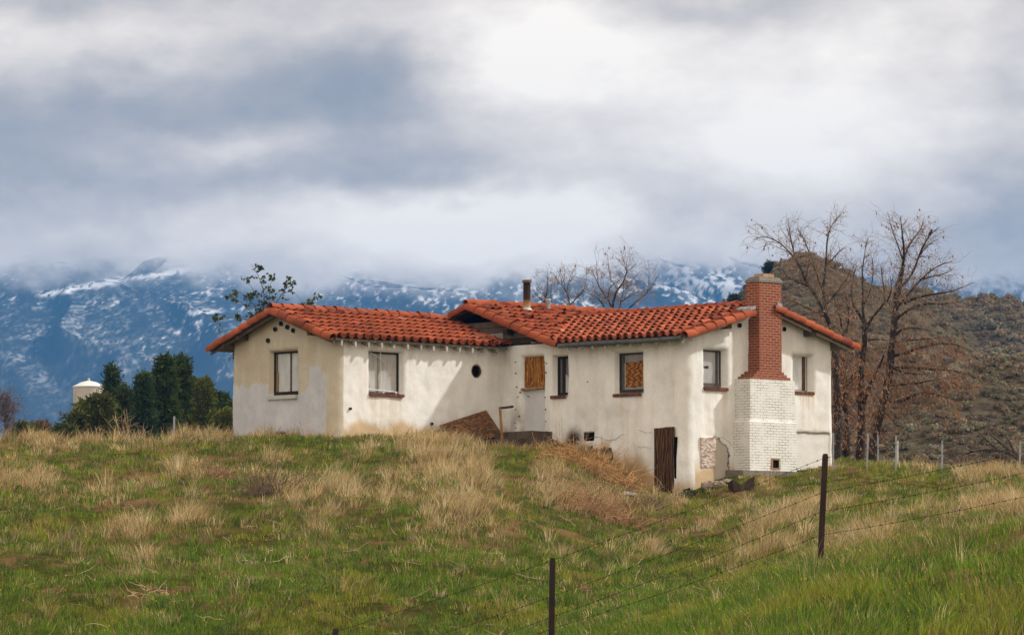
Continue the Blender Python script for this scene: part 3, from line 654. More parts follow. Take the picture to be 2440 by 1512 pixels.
tiles(roofL, (-2.05, 0, 3.08), (0, 1, 0), unit((1, 0, -.345)), VA-.12, -.20, (2.05+RL)/cs, lambda a, s_: not (a > -.75 and s_*cs > 2.0+.5*(a+.2)*-1), mess=.10)
tiles(roofL, (-2.05, 0, 3.08), (0, 1, 0), unit((-1, 0, -.345)), VA-.12, -.2, 2.50/cs, lambda a, s_: True)
# slipped tiles where the two roofs meet
for i in range(9):
    a = -.62+.07*i+TR.uniform(-.04, .04); s_ = TR.uniform(1.6, 2.25); dnn = unit((1, TR.uniform(-.5, .3), -.36)); nn = unit((.345, 0, 1))
    p = np.array((-2.05+s_, a, zL(-2.05+s_)+.09)); barrel(roofL, p-dnn*.2, p+dnn*.2+nn*.03, unit(np.cross(dnn, nn)), nn, .08, .095, tuple(x*.8 for x in tcol()))
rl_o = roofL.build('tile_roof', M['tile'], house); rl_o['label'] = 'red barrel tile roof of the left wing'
cp = MB(); caps(cp, (-2.05, VA-.42, 3.17), (-2.05, -.45, 3.17), (0, 0, 1)); cp.build('ridge_tiles', M['tile'], rl_o)
cp = MB(); RK = dict(r=.128, arc=math.pi*1.35); caps(cp, (RL+.02, VA-.34, zL(RL)-.01), (-2.05, VA-.34, 3.07), (0, 0, 1), **RK); caps(cp, (-4.6, VA-.34, zL(-4.6)-.01), (-2.05, VA-.34, 3.07), (0, 0, 1), **RK); cp.build('rake_tiles', M['tile'], rl_o)
dk = MB(); deck(dk, [(-2.05, VA-.36), (RL-.03, VA-.36), (RL-.03, -.1), (-2.05, -.1)], lambda u, v: zL(u)); deck(dk, [(-4.57, VA-.36), (-2.05, VA-.36), (-2.05, -.1), (-4.57, -.1)], lambda u, v: zL(u)); dk.build('roof_deck', M['wood'], rl_o)
roofC = MB()
def uval(v): return 2.7 and ((.27+.286*abs(2.7-v))/.345-1.04)
tiles(roofC, (-1.04, 0, 3.42), (0, 1, 0), unit((1, 0, -.345)), -.12, 5.9, (1.04+2.33)/cs, lambda a, s_: -1.04+s_*cs < uval(a)+.12, mess=.8, jit=.012)
tiles(roofC, (-1.04, 0, 3.42), (0, 1, 0), unit((-1, 0, -.345)), -.12, 5.9, 3.4/cs, lambda a, s_: True, mess=.2)
rc_o = roofC.build('tile_roof', M['tile'], house); rc_o['label'] = 'sagging red tile roof of the middle part with slipped tiles'
cp = MB(); caps(cp, (-1.04, 6.0, 3.50), (-1.04, -.40, 3.50), (0, 0, 1), jit=.012); cp.build('ridge_tiles', M['tile'], rc_o)
cp = MB(); caps(cp, (2.40, -.34, zC(2.40)-.01), (-1.04, -.34, 3.41), (0, 0, 1), **RK); caps(cp, (-4.4, -.34, zC(-4.4)-.01), (-1.04, -.34, 3.41), (0, 0, 1), **RK); cp.build('rake_tiles', M['tile'], rc_o)
dk = MB(); deck(dk, [(-1.04, -.36), (2.33, -.36), (-.26, 2.7), (2.2, 5.8), (-1.04, 6.1)], lambda u, v: zC(u)); deck(dk, [(-4.4, -.36), (-1.04, -.36), (-1.04, 6.1), (-4.4, 6.1)], lambda u, v: zC(u)); dk.build('roof_deck', M['wood'], rc_o)
roofR = MB(); cr_ = 1/math.hypot(1, .286); RU = UD+.36
tiles(roofR, (0, 2.7, 3.15), (1, 0, 0), unit((0, -1, -.286)), -.2, RU-.18, (2.7+.37)/cr_, lambda a, s_: a > uval(2.7-s_*cr_)+.02 and not (a > 6.45 and s_ < .75), lift=.055)
tiles(roofR, (0, 2.7, 3.15), (1, 0, 0), unit((0, 1, -.286)), -.2, RU-.18, 3.2/cr_, lambda a, s_: a > uval(2.7+s_*cr_)-.3 and not (a > 6.45 and s_ < .4), lift=.055)
rr_o = roofR.build('tile_roof', M['tile'], house); rr_o['label'] = 'red barrel tile roof of the right wing beside the chimney'
gapc = lambda p: 1.98 < p[1] < 2.95
cp = MB(); caps(cp, (6.9, 2.7, 3.23), (-.35, 2.7, 3.23), (0, 0, 1), gap=lambda p: p[0] > 6.5); cp.build('ridge_tiles', M['tile'], rr_o)
cp = MB(); caps(cp, (RU+.01, -.39, zR(-.39)-.01), (RU+.01, 2.7, 3.14), (0, 0, 1), gap=gapc, **RK); cp.build('rake_tiles', M['tile'], rr_o); cp = MB(); caps(cp, (RU+.01, 5.95, zR(5.95)-.01), (RU+.01, 2.7, 3.14), (0, 0, 1), gap=gapc, **RK); cp.build('rake_tiles', M['tile'], rr_o)
dk = MB(); zr2 = lambda u, v: zR(v)
deck(dk, [(2.42, -.34), (RU-.02, -.34), (RU-.02, 2.02), (UD-.02, 2.02), (UD-.02, 2.7), (-.2, 2.7)], zr2); deck(dk, [(2.2, 5.85), (-.2, 2.7), (UD-.02, 2.7), (UD-.02, 2.93), (RU-.02, 2.93), (RU-.02, 5.85)], zr2); dk.build('roof_deck', M['wood'], rr_o)
# flashing at the chimney
fl = MB(); fl.box(lambda a, b, c: (a, b, zR(b)+c), 6.55, 7.08, 1.90, 2.085, .10, .17, (.4, .4, .4)); fl.build('flashing', M['galv'], rr_o); fl = MB(); fl.box(lambda a, b, c: (a, b, zR(b)+c), 6.66, 7.08, 2.885, 3.06, .10, .19, (.4, .4, .4)); fl.build('flashing', M['galv'], rr_o)
# ---- rafters, lookouts, gutter
wcol = (.42, .39, .34)
for i, v in enumerate(np.arange(VA+.02, -.05, .445)):
    mb = MB(); kf = TR.uniform(.6, 1.1); cc = tuple(x*kf for x in wcol); tip = .235+TR.uniform(-.03, .03)
    mb.box(lambda a, b, c: (a, b, zL(a)-.045+c), .0-.05, tip, v-.03, v+.03, -.125, 0, cc)
    mb.build('rafter_tail', M['wood'], house)
for (u, v0) in ((-3.45, VA), (-.62, VA)):
    mb = MB(); mb.box(lambda a, b, c: (a, b, zL(u)-.05+c), u-.06, u+.06, v0-.36, v0+.05, -.13, 0, (.10, .075, .055)); mb.build('lookout_beam', M['wood'], house)
mb = MB(); mb.box(lambda a, b, c: (a, b, zL(-4.0)-.05+c), -4.12, -4.0, VA-.34, VA+.05, -.14, 0, (.13, .10, .08)); mb.build('lookout_beam', M['wood'], house)
for v in (1.25, 4.35):
    mb = MB(); mb.box(lambda a, b, c: (a, b, zR(v)-.05+c), UD-.05, RU-.02, v-.08, v+.08, -.14, 0, (.10, .08, .06)); mb.build('lookout_beam', M['wood'], house)
for v, zf in ((VA-.37, zL),):
    mb = MB()
    for (p, q) in ((-4.6, -2.05), (-2.05, RL)):
        v = VA-.29; mb.add([(p, v, zf(p)-.05), (q, v, zf(q)-.05), (q, v, zf(q)-.13), (p, v, zf(p)-.13), (p, v+.03, zf(p)-.05), (q, v+.03, zf(q)-.05), (q, v+.03, zf(q)-.13), (p, v+.03, zf(p)-.13)], [(0, 1, 2, 3), (4, 7, 6, 5), (3, 2, 6, 7), (0, 3, 7, 4), (1, 5, 6, 2)], (.16, .13, .105))
    mb.build('barge_board', M['wood'], house)
mb = MB()
for (p, q) in ((-.36, 2.0), (2.95, 5.86)):
    u = RU-.07; mb.add([(u, p, zR(p)-.05), (u, q, zR(q)-.05), (u, q, zR(q)-.12), (u, p, zR(p)-.12), (u+.025, p, zR(p)-.05), (u+.025, q, zR(q)-.05), (u+.025, q, zR(q)-.12), (u+.025, p, zR(p)-.12)], [(0, 3, 2, 1), (4, 5, 6, 7), (3, 7, 6, 2), (0, 4, 7, 3), (1, 2, 6, 5)], (.40, .36, .30))
mb.build('barge_board', M['wood'], house)
gm = MB(); pr = [(-.055, .05), (-.05, -.02), (-.02, -.055), (.03, -.055), (.05, -.03), (.05, .05)]
us = [2.5, 4.0, 5.5, 6.93]; vsx = []
for i, u in enumerate(us):
    for (a, b) in pr: vsx.append((u, -.42+a, 2.24+b+.012*math.sin(i*2.1)))
k = len(pr); gm.add(vsx, [(i*k+j, i*k+j+1, (i+1)*k+j+1, (i+1)*k+j) for i in range(3) for j in range(k-1)]+[tuple(range(k)), tuple(3*k+j for j in range(k))], (.1, .1, .1)); gt = gm.build('gutter', M['gutter'], house)
for u in np.arange(2.75, 6.9, .46):
    mb = MB(); mb.box(lambda a, b, c: (a, b, c), u-.02, u+.02, -.36, -.29, 2.11, 2.19, (.5, .5, .5)); mb.box(lambda a, b, c: (a, b, c), u-.02, u+.02, -.31, .0, 2.185, 2.22, (.4, .38, .34)); mb.build('gutter_bracket', M['wood'], gt)
# ---- weathered boards of the middle gable
bd = MB(); gz = 2.36
vd = MB(); vd.add([(-3.7, .22, 2.3), (2.25, .22, 2.3), (2.2, .22, 2.36), (-1.04, .22, 3.37), (-3.9, .22, 2.42)], [(0, 1, 2, 3, 4)], (.02, .02, .02)); vd.build('gable_shade_panel', M['black'], house)  # black sheet painting the shade behind the gable boards
row = 0
for z0 in np.arange(2.39, 3.22, .155):
    h = .148; half = (3.37-z0-h*.8)/.345; ua, ub = -1.04-half, -1.04+half
    u = max(ua, -2.6)
    while u < ub-.1:
        e_ = min(u+TR.uniform(.9, 1.7), ub); zz0 = z0+TR.uniform(-.008, .008)
        miss = (z0 > 2.95 and u < -.2 and TR.random() < .6) or TR.random() < .06
        if not miss:
            w = TR.random(); c = (.34, .31, .27) if w < .35 and z0 < 2.75 else ((.13, .105, .08) if w < .8 else (.05, .04, .032))
            bd.box(lambda a, b, cz: (a, b, cz), u, e_-.008, -.05-TR.uniform(0, .012), -.02, zz0, zz0+h, c)
        u = e_
    row += 1
bd.build('gable_board', M['wood'], house)
for (uu, zz_) in ((1.35, 2.47), (.35, 2.70)):
    bb = MB(); bb.box(lambda a, b, c: (a, b, c), uu-.07, uu+.07, -.30, -.02, zz_-.07, zz_+.07, (.05, .04, .03)); bb.build('lookout_beam', M['wood'], house)
# ---- vents on the roof
def roofpt(px, py):
    r = ray(px, py); best = None
    for t in np.linspace(112, 132, 4000):
        q = r*t/r[1]-O; u = q[0]*UX+q[1]*UY; v = q[0]*VX+q[1]*VY
        if u > -1.04 and q[2] <= zC(u)+.08: return u, v, q[2]
pu_, pv_, pz_ = roofpt(1255, 742)
zt = onu(1255, 667, pu_)[1]
mb = MB(); n_ = 20
prof = [(.145, -.12), (.142, .05), (.100, .10), (.097, .14), (.097, zt-pz_-.09), (.097, zt-pz_-.075), (.125, zt-pz_-.07), (.125, zt-pz_-.005), (.112, zt-pz_), (.02, zt-pz_)]
cl = [(.45, .45, .43), (.5, .5, .48), (.42, .40, .36), (.40, .32, .2), (.016, .011, .010), (.016, .011, .010), (.13, .085, .055), (.15, .10, .07), (.06, .04, .03), (.02, .02, .02)]
prof.insert(4, (.097, .33)); cl.insert(4, (.055, .022, .014)); prof.insert(4, (.097, .22)); cl.insert(4, (.34, .19, .06))
vs, cs_ = [], []
for (r_, h_), c_ in zip(prof, cl):
    for k in range(n_):
        w = 2*math.pi*k/n_; vs.append((pu_+r_*math.cos(w), pv_+r_*math.sin(w), pz_+h_)); j = TR.uniform(.8, 1.2); cs_.append(tuple(x*j for x in c_))
mb.add(vs, [(i*n_+k, i*n_+(k+1) % n_, (i+1)*n_+(k+1) % n_, (i+1)*n_+k) for i in range(len(prof)-1) for k in range(n_)], cs_)
mb.build('rusty_flue_pipe', M['rust'], house, smooth=False)
qu, qv, qz = roofpt(1306, 742); zt = onu(1306, 711, qu)[1]; mb = MB()
prof = [(.065, -.1), (.05, .03), (.05, zt-qz-.12), (.075, zt-qz-.12), (.075, zt-qz-.09), (.055, zt-qz-.085), (.055, zt-qz-.06), (.085, zt-qz-.055), (.075, zt-qz-.01), (.01, zt-qz)]
vs = [(qu+r_*math.cos(2*math.pi*k/14), qv+r_*math.sin(2*math.pi*k/14), qz+h_) for r_, h_ in prof for k in range(14)]
mb.add(vs, [(i*14+k, i*14+(k+1) % 14, (i+1)*14+(k+1) % 14, (i+1)*14+k) for i in range(len(prof)-1) for k in range(14)], (.4, .4, .4)); mb.build('vent_pipe', M['galv'], house)
# ---- chimney
ch = MB(); I3 = lambda a, b, c: (a, b, c)
vv = lambda px, u: onu(px, 890, u)[0]
su = 7.03; s0_, s1_ = vv(1809, su), vv(1862, su); zb = 1.30
for (x0, x1, uf, k) in ((1793, 1882.5, 7.155, 0), (1797, 1874, 7.115, 1), (1802.5, 1867.5, 7.075, 2)):
    ch.box(I3, UD-.1, uf, vv(x0, uf), vv(x1, uf), zb+.0677*k+.001*k, zb+.0677*(k+1)+.001*k, uvax=True)
ch.box(I3, UD-.06, su, s0_, s1_, zb+.0677*3+.004, 3.76, uvax=True)
cho = ch.build('chimney', M['brick'], house); cho['label'] = 'red brick chimney shaft on a white painted brick base'
wb = MB(); uw = 7.175; ul = 7.21; w0, w1 = vv(1787, uw), vv(1892.5, uw); l0, l1 = onu(1794, 1060, ul)[0], onu(1897.5, 1060, ul)[0]
zs_ = onu(1790, 1003, uw)[1]; zc0 = -1.01
wb.box(I3, UD-.05, uw, w0, w1, zs_+.055, zb-.002, uvax=True)
wb.box(I3, UD-.05, ul, w0-.07, l1, zc0, zs_-.015, uvax=True)
wb.add([(UD-.05, w0-.07, zs_-.015), (ul, w0-.07, zs_-.015), (ul, l1, zs_-.015), (UD-.05, l1, zs_-.015), (UD-.05, w0, zs_+.055), (uw, w0, zs_+.055), (uw, w1, zs_+.055), (UD-.05, w1, zs_+.055)],
       [(0, 1, 5, 4), (1, 2, 6, 5), (2, 3, 7, 6)], uvs=[[(UD, zs_), (ul, zs_), (uw, zs_+.06), (UD, zs_+.06)], [(w0-.07, zs_), (l1, zs_), (w1, zs_+.06), (w0, zs_+.06)], [(UD, zs_), (ul, zs_), (uw, zs_+.06), (UD, zs_+.06)]])
wb.build('painted_brick_base', M['brickwhite'], cho)
cl0, cz1 = onu(1838, 1094, ul); cl1, cz0 = onu(1856, 1116, ul)
cd = MB()
for (a, b, c, d) in ((cl0-.02, cl0+.03, cz0-.02, cz1+.03), (cl1-.02, cl1+.03, cz0-.02, cz1+.03), (cl0+.03, cl1-.02, cz1-.01, cz1+.035), (cl0+.03, cl1-.02, cz0-.025, cz0+.015)): cd.box(I3, ul-.02, ul+.018, a, b, c, d, (.34, .19, .09) if a < cl1-.05 else (.42, .36, .28))
cdo = cd.build('cleanout_frame', M['rust'], cho); k = MB(); k.box(I3, ul-.01, ul+.004, cl0+.02, cl1-.01, cz0+.01, cz1-.005); k.build('cleanout_shade', M['black'], cdo)  # black slab inside the frame paints the shade of the opening
cap = MB(); z0, z1 = 3.762, 3.905; a0, a1, b0, b1 = UD-.085, su+.02, s0_-.02, s1_+.02; i_ = .075
zk = z0+.055
cap.add([(a0, b0, z0), (a1, b0, z0), (a1, b1, z0), (a0, b1, z0), (a0, b0, zk), (a1, b0, zk), (a1, b1, zk), (a0, b1, zk), (a0+i_, b0+i_*.9, z1), (a1-.02, b0+.02, z1+.012), (a1-.03, b1-.07, z1), (a0+i_, b1-.07, z1)],
        [(0, 1, 5, 4), (1, 2, 6, 5), (2, 3, 7, 6), (3, 0, 4, 7), (4, 5, 9, 8), (5, 6, 10, 9), (6, 7, 11, 10), (7, 4, 8, 11), (8, 9, 10, 11), (0, 3, 2, 1)], (.3, .3, .3)); cap.build('chimney_cap', M['concrete'], cho)
fp = MB(); fp.box(I3, UD+.03, su-.06, s0_+.20, s1_-.20, z1-.02, z1+.085, (.40, .25, .12)); fp.build('flue_liner', M['rust'], cho)
ft = MB(); ft.box(I3, UD-.05, ul+.03, onu(1772, 1122, 7.2)[0]-.1, onu(1900, 1125, 7.2)[0]+.05, -1.5, zc0-.004, (.3, .3, .3), jit=.02); ft.build('chimney_footing', M['concrete'], cho)
# ---- windows
def bar(mb, T, c0, c1, z0, z1, o0, o1, col): mb.box(lambda a, b, c: T(a, b, c), c0, c1, o0, o1, z0, z1, col)
def window(key, fcol, pane, muls=(), fw=.05, bot=.07, sill='brick', lab=None):
    o = OPN[key]; T = SIDE[o['side']]; bk = -o['d']+.0; c0, c1, z0, z1 = o['c0']-.03, o['c1']+.03, o['z0']-.02, o['z1']+.03
    w = MB()
    for (a, b, c, d) in ((c0, c0+fw+.03, z0, z1), (c1-fw-.03, c1, z0, z1), (c0+fw+.03, c1-fw-.03, z1-fw-.03, z1), (c0+fw+.03, c1-fw-.03, z0, z0+bot)):
        bar(w, T, a, b, c, d, bk-.05, bk+.035, fcol)
    wo = w.build('window', M['wood'], house)
    if lab: wo['label'] = lab
    p = MB(); bar(p, T, c0+fw, c1-fw, z0+bot-.02, z1-fw, bk-.04, bk-.005, pane); p.build('pane', M['glass'], wo)
    for (t, mc, mw) in muls:
        x = c0+(c1-c0)*t; mm = MB(); bar(mm, T, x-mw, x+mw, z0+bot, z1-fw-.03, bk-.02, bk+.022, mc); mm.build('mullion', M['wood'], wo)
    s = MB(); s0, s1 = o['c0']-.03, o['c1']+.01
    if sill == 'brick':
        n = max(4, int((s1-s0)/.078)); dw = (s1-s0)/n
        for i in range(n):
          kf = TR.uniform(.7, 1.2); bar(s, T, s0+i*dw, s0+(i+1)*dw-.010, o['z0']-.085, o['z0']-.004, -.12, .045+TR.uniform(0, .006), tuple(x*kf for x in (.165, .070, .045)))
        bar(s, T, s0+.004, s1-.004, o['z0']-.08, o['z0']-.012, -.11, .036, (.36, .31, .25))
        s.build('brick_sill', M['tile'], wo)
    else:
        bar(s, T, s0, s1, o['z0']-.10, o['z0']-.004, -.12, .05, (.50, .50, .47)); s.build('sill', M['stucco'], wo)
    return wo, T, c0, c1, z0, z1, bk
dk_ = (.030, .024, .019)
wo, T, c0, c1, z0, z1, bk = window('ab', dk_, (.50, .52, .52), [(.60, (.14, .11, .08), .022)], bot=.12, sill='plain', lab='curtained window in a dark frame on the shaded gable')
mm = MB(); bar(mm, T, c0+.10, c0+.15, z0+.12, z1-.08, bk-.02, bk+.02, (.17, .125, .085)); bar(mm, T, c0+.15, c0+.185, z0+.13, z0+.62, bk-.01, bk+.025, (.30, .16, .07)); mm.build('mullion', M['wood'], wo)
wo, T, c0, c1, z0, z1, bk = window('bc', dk_, (.46, .45, .43), [(.40, (.36, .33, .28), .018)], bot=.06, lab='window with a bent white pipe in front on the sunlit wall')
pp = MB(); pc = (.62, .61, .59); cc = lambda t: c0+(c1-c0)*t; zz_ = lambda t: z0+(z1-z0)*t
pp.tube([T(cc(.10), bk+.06, zz_(.96)), T(cc(.50), bk+.09, zz_(.76)), T(cc(.545), bk+.09, zz_(.74)), T(cc(.47), bk+.09, zz_(.12))], .009, 5, pc)
pp.tube([T(cc(.42), bk+.07, zz_(.97)), T(cc(.44), bk+.07, zz_(.10))], .011, 5, pc)
pp.tube([T(cc(.05), bk+.07, zz_(.10)), T(cc(.5), bk+.1, zz_(.085)), T(cc(.93), bk+.07, zz_(.06))], .016, 5, pc)
pp.tube([T(cc(.48), bk+.1, zz_(.10)), T(cc(.48), bk+.11, zz_(.02))], .022, 6, pc); pp.tube([T(cc(.80), bk+.1, zz_(.08)), T(cc(.85), bk+.11, zz_(.01))], .018, 6, pc)
pp.build('bent_pipe', M['white_paint'], wo)
wo, T, c0, c1, z0, z1, bk = window('w1', dk_, (.13, .13, .135), [(.42, dk_, .05)], fw=.07, bot=.09, lab='narrow dark window beside the boarded door')
jz = MB(); zz2 = z0+(z1-z0)*.52; pl = [(c0+.24, z0+.10)]+[(c0+.24+(c1-c0-.28)*t, z0+(z1-z0)*(.42+.14*math.sin(t*5+.4)*TR.uniform(.6, 1))) for t in np.linspace(0, 1, 7)]+[(c1-.04, z0+.10)]
n = len(pl); jz.add([T(a, bk-.001, b) for a, b in pl]+[T(a, bk-.03, b) for a, b in pl], [tuple(range(n))]+[(i, n+i, n+(i+1) % n, (i+1) % n) for i in range(n)], (.44, .44, .43)); jz.build('torn_curtain', M['glass'], wo)
wo, T, c0, c1, z0, z1, bk = window('w2', (.045, .040, .036), (.27, .265, .26), [], fw=.06, bot=.12, lab='window with torn white board over plywood')
def jag(T, c0, c1, z0, z1, amp, o0, o1, n=9, seed=0):
    r = random.Random(seed); pts = [(c0, z0)]+[(c0+(c1-c0)*t+r.uniform(-.01, .01), z0-r.uniform(-amp, amp)*(.3 if i % 2 else 1)) for i, t in enumerate(np.linspace(.06, .94, n))]+[(c1, z0), (c1, z1)]
    pts += [(c1+(c0-c1)*t+r.uniform(-.01, .01), z1+r.uniform(-amp, amp)*(.3 if i % 2 else 1)) for i, t in enumerate(np.linspace(.06, .94, n))]+[(c0, z1)]
    m_ = MB(); k = len(pts); m_.add([T(a, o1, b) for a, b in pts]+[T(a, o0, b) for a, b in pts], [tuple(range(k))]+[(i, k+i, k+(i+1) % k, (i+1) % k) for i in range(k)], (.5, .5, .5)); return m_
wp_ = MB(); bar(wp_, T, c0+.21, c0+.225, z0+.13, z1-.30, bk-.02, bk+.005, (.6, .6, .58)); bar(wp_, T, c0+.10, c0+.20, z0+.10, z1-.10, bk-.02, bk+.012, (.10, .095, .09)); wp_.build('peeling_board', M['wood'], wo)
jag(T, c0+.235, c1-.035, z0+.165, z1-.26, .045, bk-.02, bk+.006, 8, 4).build('plywood_patch', M['plyh'], wo)
wo, T, c0, c1, z0, z1, bk = window('de1', (.10, .092, .08), (.40, .40, .395), [(.80, (.09, .085, .08), .03)], fw=.05, bot=.13, lab='window covered with torn grey sheet left of the chimney')
jag(T, c0+.08, c0+.40, z0+.50, z0+.57, .03, bk-.02, bk+.004, 6, 9).build('tear', M['darkwood'], wo)
wo, T, c0, c1, z0, z1, bk = window('de2', (.085, .06, .042), (.66, .67, .68), [(.82, (.11, .07, .045), .05)], fw=.02, bot=.06, lab='white boarded window right of the chimney')
# ---- boarded door and stoop
o = OPN['door']; T = SIDE['CD']; dr = MB(); bk = -o['d']; c0, c1, z0, z1 = o['c0']-.02, o['c1']+.02, o['z0']-.05, o['z1']+.02
bar(dr, T, c0, c1, z0, onv(1270, 923, 0)[1], bk-.04, bk+.02, (.6, .6, .6)); do_ = dr.build('door', M['white_paint'], house); do_['label'] = 'boarded door with plywood above a grey-white panel'
d2 = MB(); zd = onv(1270, 920, 0)[1]; bar(d2, T, c0, c1, zd, z1, bk-.04, bk+.025, (.5, .4, .2)); d2.build('plywood_panel', M['ply'], do_)
d3 = MB(); d3.add([T(o['c0']-.02, .01, zd-.09), T(o['c1']-.03, .01, zd-.06), T(o['c1']-.03, .01, zd-.01), T(o['c0']-.02, .01, zd-.035), T(o['c0']-.02, bk, zd-.09), T(o['c1']-.03, bk, zd-.06), T(o['c1']-.03, bk, zd-.01), T(o['c0']-.02, bk, zd-.035)], [(0, 1, 2, 3), (3, 2, 6, 7), (0, 4, 5, 1), (0, 3, 7, 4), (1, 5, 6, 2)], (.36, .21, .10)); d3.build('door_rail', M['wood'], do_)
for (px, py) in ((1229, 862), (1229, 889), (1231, 921), (1234, 945), (1239, 934), (1237, 991), (1229, 975), (1228, 1007), (1229, 1019), (1302, 865), (1300, 887), (1297, 862), (1299, 946), (1300, 975), (1301, 1003), (1135+122, 944), (1400, 909)):
    c, z = onv(px, py, -.0); nl = MB(); r_ = TR.uniform(.009, .015); nl.add([T(c+r_*math.cos(k*.785), .026, z+r_*1.3*math.sin(k*.785)) for k in range(8)]+[T(c+r_*math.cos(k*.785), -.06, z+r_*1.3*math.sin(k*.785)) for k in range(8)], [tuple(range(8))]+[(k, 8+k, 8+(k+1) % 8, (k+1) % 8) for k in range(8)], (.1, .1, .1)); nl.build('bolt_hole', M['darkwood'], house)
sto = MB(); sc0, sc1 = onv(1202, 1040, -.35)[0], onv(1293, 1030, -.35)[0]
sto.box(lambda a, b, c: T(a, b, c), .03, sc1, -.1, .75, -.62, .075, (.3, .3, .3), jit=.012); sto.box(lambda a, b, c: T(a, b, c), .06, sc1-.15, .752, 1.1, -.8, -.12, (.3, .3, .3), jit=.015); so_ = sto.build('concrete_stoop', M['stoop'], house)
rk = MB()
def rock(mb, c, sx, sy, sz, seed, col=(.3, .3, .3)):
    r = np.random.default_rng(seed); vs = []; nu, nv = 9, 6
    ph = r.uniform(0, 6, 6)
    for i in range(nv+1):
        t = math.pi*i/nv
        for j in range(nu):
            w = 2*math.pi*j/nu; d = np.array((math.sin(t)*math.cos(w), math.sin(t)*math.sin(w), math.cos(t)))
            d = np.sign(d)*np.abs(d)**.75; k = 1+.20*math.sin(3*w+ph[0])*math.sin(t*2+ph[1])+r.uniform(-.14, .14)
            vs.append(np.asarray(c)+d*k*np.array((sx, sy, sz)))
    mb.add(vs, [(i*nu+j, i*nu+(j+1) % nu, (i+1)*nu+(j+1) % nu, (i+1)*nu+j) for i in range(nv) for j in range(nu)], col)
for k, (px0, px1, py0, py1) in enumerate([(1390, 1424, 1066, 1098), (1420, 1456, 1068, 1112), (1300, 1318, 1045, 1066), (1312, 1328, 1050, 1067)]):
    fo = MB(); a0, zt_ = onv(px0, py0, -.08); a1, zb_ = onv(px1, py1, -.08); rock(fo, T((a0+a1)/2, .0, (zt_+zb_)/2-.12), (a1-a0)*.58, .16, (zt_-zb_)*.5+.12, 40+k); fo.build('exposed_foundation', M['stoop'], house)
rw = MB(); TB = SIDE['BC']; k12 = [(math.cos(k*math.pi/10), math.sin(k*math.pi/10)) for k in range(20)]
rw.add([TB(RND['c']+.17*x, -.09, RND['z']+.17*y) for x, y in k12]+[TB(RND['c']+.17*x, -.11, RND['z']+.17*y) for x, y in k12], [tuple(range(20))]+[(k, 20+k, 20+(k+1) % 20, (k+1) % 20) for k in range(20)], (.01, .01, .01)); rwo = rw.build('round_window', M['black'], house)  # black disc painting the shade inside the round window
rf_ = MB(); rf_.add([TB(RND['c']+q*x, o_, RND['z']+q*y) for q, o_ in ((.165, -.085), (.165, -.02), (.145, -.02), (.145, -.085)) for x, y in k12], [(i*20+k, i*20+(k+1) % 20, (i+1)*20+(k+1) % 20, (i+1)*20+k) for i in range(3) for k in range(20)], (.10, .06, .035)); rf_.build('frame', M['wood'], rwo)
for k_ in ('vent', 'abvent'):
    o = OPN[k_]; vb = MB(); bar(vb, SIDE[o['side']], o['c0']-.01, o['c1']+.01, o['z0']-.01, o['z1']+.01, -.12, -.012, (.01, .01, .01)); vb.build('vent_shade_panel', M['black'], house)  # black panel across each vent, painting the shade inside it
# ---- basement board, strand board patch, holes and cracks
bo = MB(); b0, b1 = onv(1559, 1060, -.06)[0], onv(1605, 1060, -.06)[0]; zt_ = onv(1580, 1017, -.06)[1]; n = 2
bo.box(lambda a, b, c: (a, -b, c+.02*(a-b0)), b0, (b0+b1)/2+.02, .03, .075, -2.2, zt_-.02, (.5, .5, .5)); bo.box(lambda a, b, c: (a, -b, c), (b0+b1)/2+.024, b1, .03, .07, -2.2, zt_, (.5, .5, .5))
m_ = plymat('dark_stained_board', (.030, .018, .011), (.15, .078, .038), (4, 4, .8), 14); bo.build('basement_board', m_, house)
gp = MB(); gp.box(lambda a, b, c: (a, -b, c), b1+.005, b1+.075, -.02, .052, -2.0, onv(1608, 1040, -.03)[1]); gp.build('basement_gap_shade', M['black'], house)  # solid black strip painting the shade of the gap beside the board
Td = SIDE['DE']; a0, zt_ = onu(1668, 1041, UD+.03); a1, zb_ = onu(1703, 1113, UD+.03)
jag(Td, a0, a1, zb_, zt_, .018, -.03, .072, 6, 2).build('strand_board_patch', M['osbpale'], house)
def crack(T, pix, pts, w=.010):
    cp_ = [pix(px, py) for px, py in pts]; r = random.Random(len(pts)); dense = []
    for (p, q) in zip(cp_[:-1], cp_[1:]):
        for k in range(4): t = k/4; dense.append((p[0]+(q[0]-p[0])*t+r.uniform(-.012, .012), p[1]+(q[1]-p[1])*t+r.uniform(-.012, .012)))
    dense.append(cp_[-1]); mb = MB(); mb.tube([T(a, .034+.03*max(0, min(1, (.3-b)/1.9)), b) for a, b in dense], [w*.5*r.uniform(.5, 1.3) for _ in dense], 4, (.1, .1, .1)); mb.build('wall_crack', M['darkwood'], house)
crack(SIDE['CD'], PIX['CD'], [(1415, 1039), (1432, 1041), (1446, 1048), (1459, 1048), (1470, 1046), (1478, 1038), (1487, 1034)], .011)
crack(SIDE['CD'], PIX['CD'], [(1524, 1023), (1540, 1030), (1556, 1029)], .007); crack(SIDE['CD'], PIX['CD'], [(1520, 1064), (1556, 1066)], .006)
crack(SIDE['DE'], PIX['DE'], [(1708, 1041), (1722, 1043), (1733, 1052), (1740, 1062)], .007)
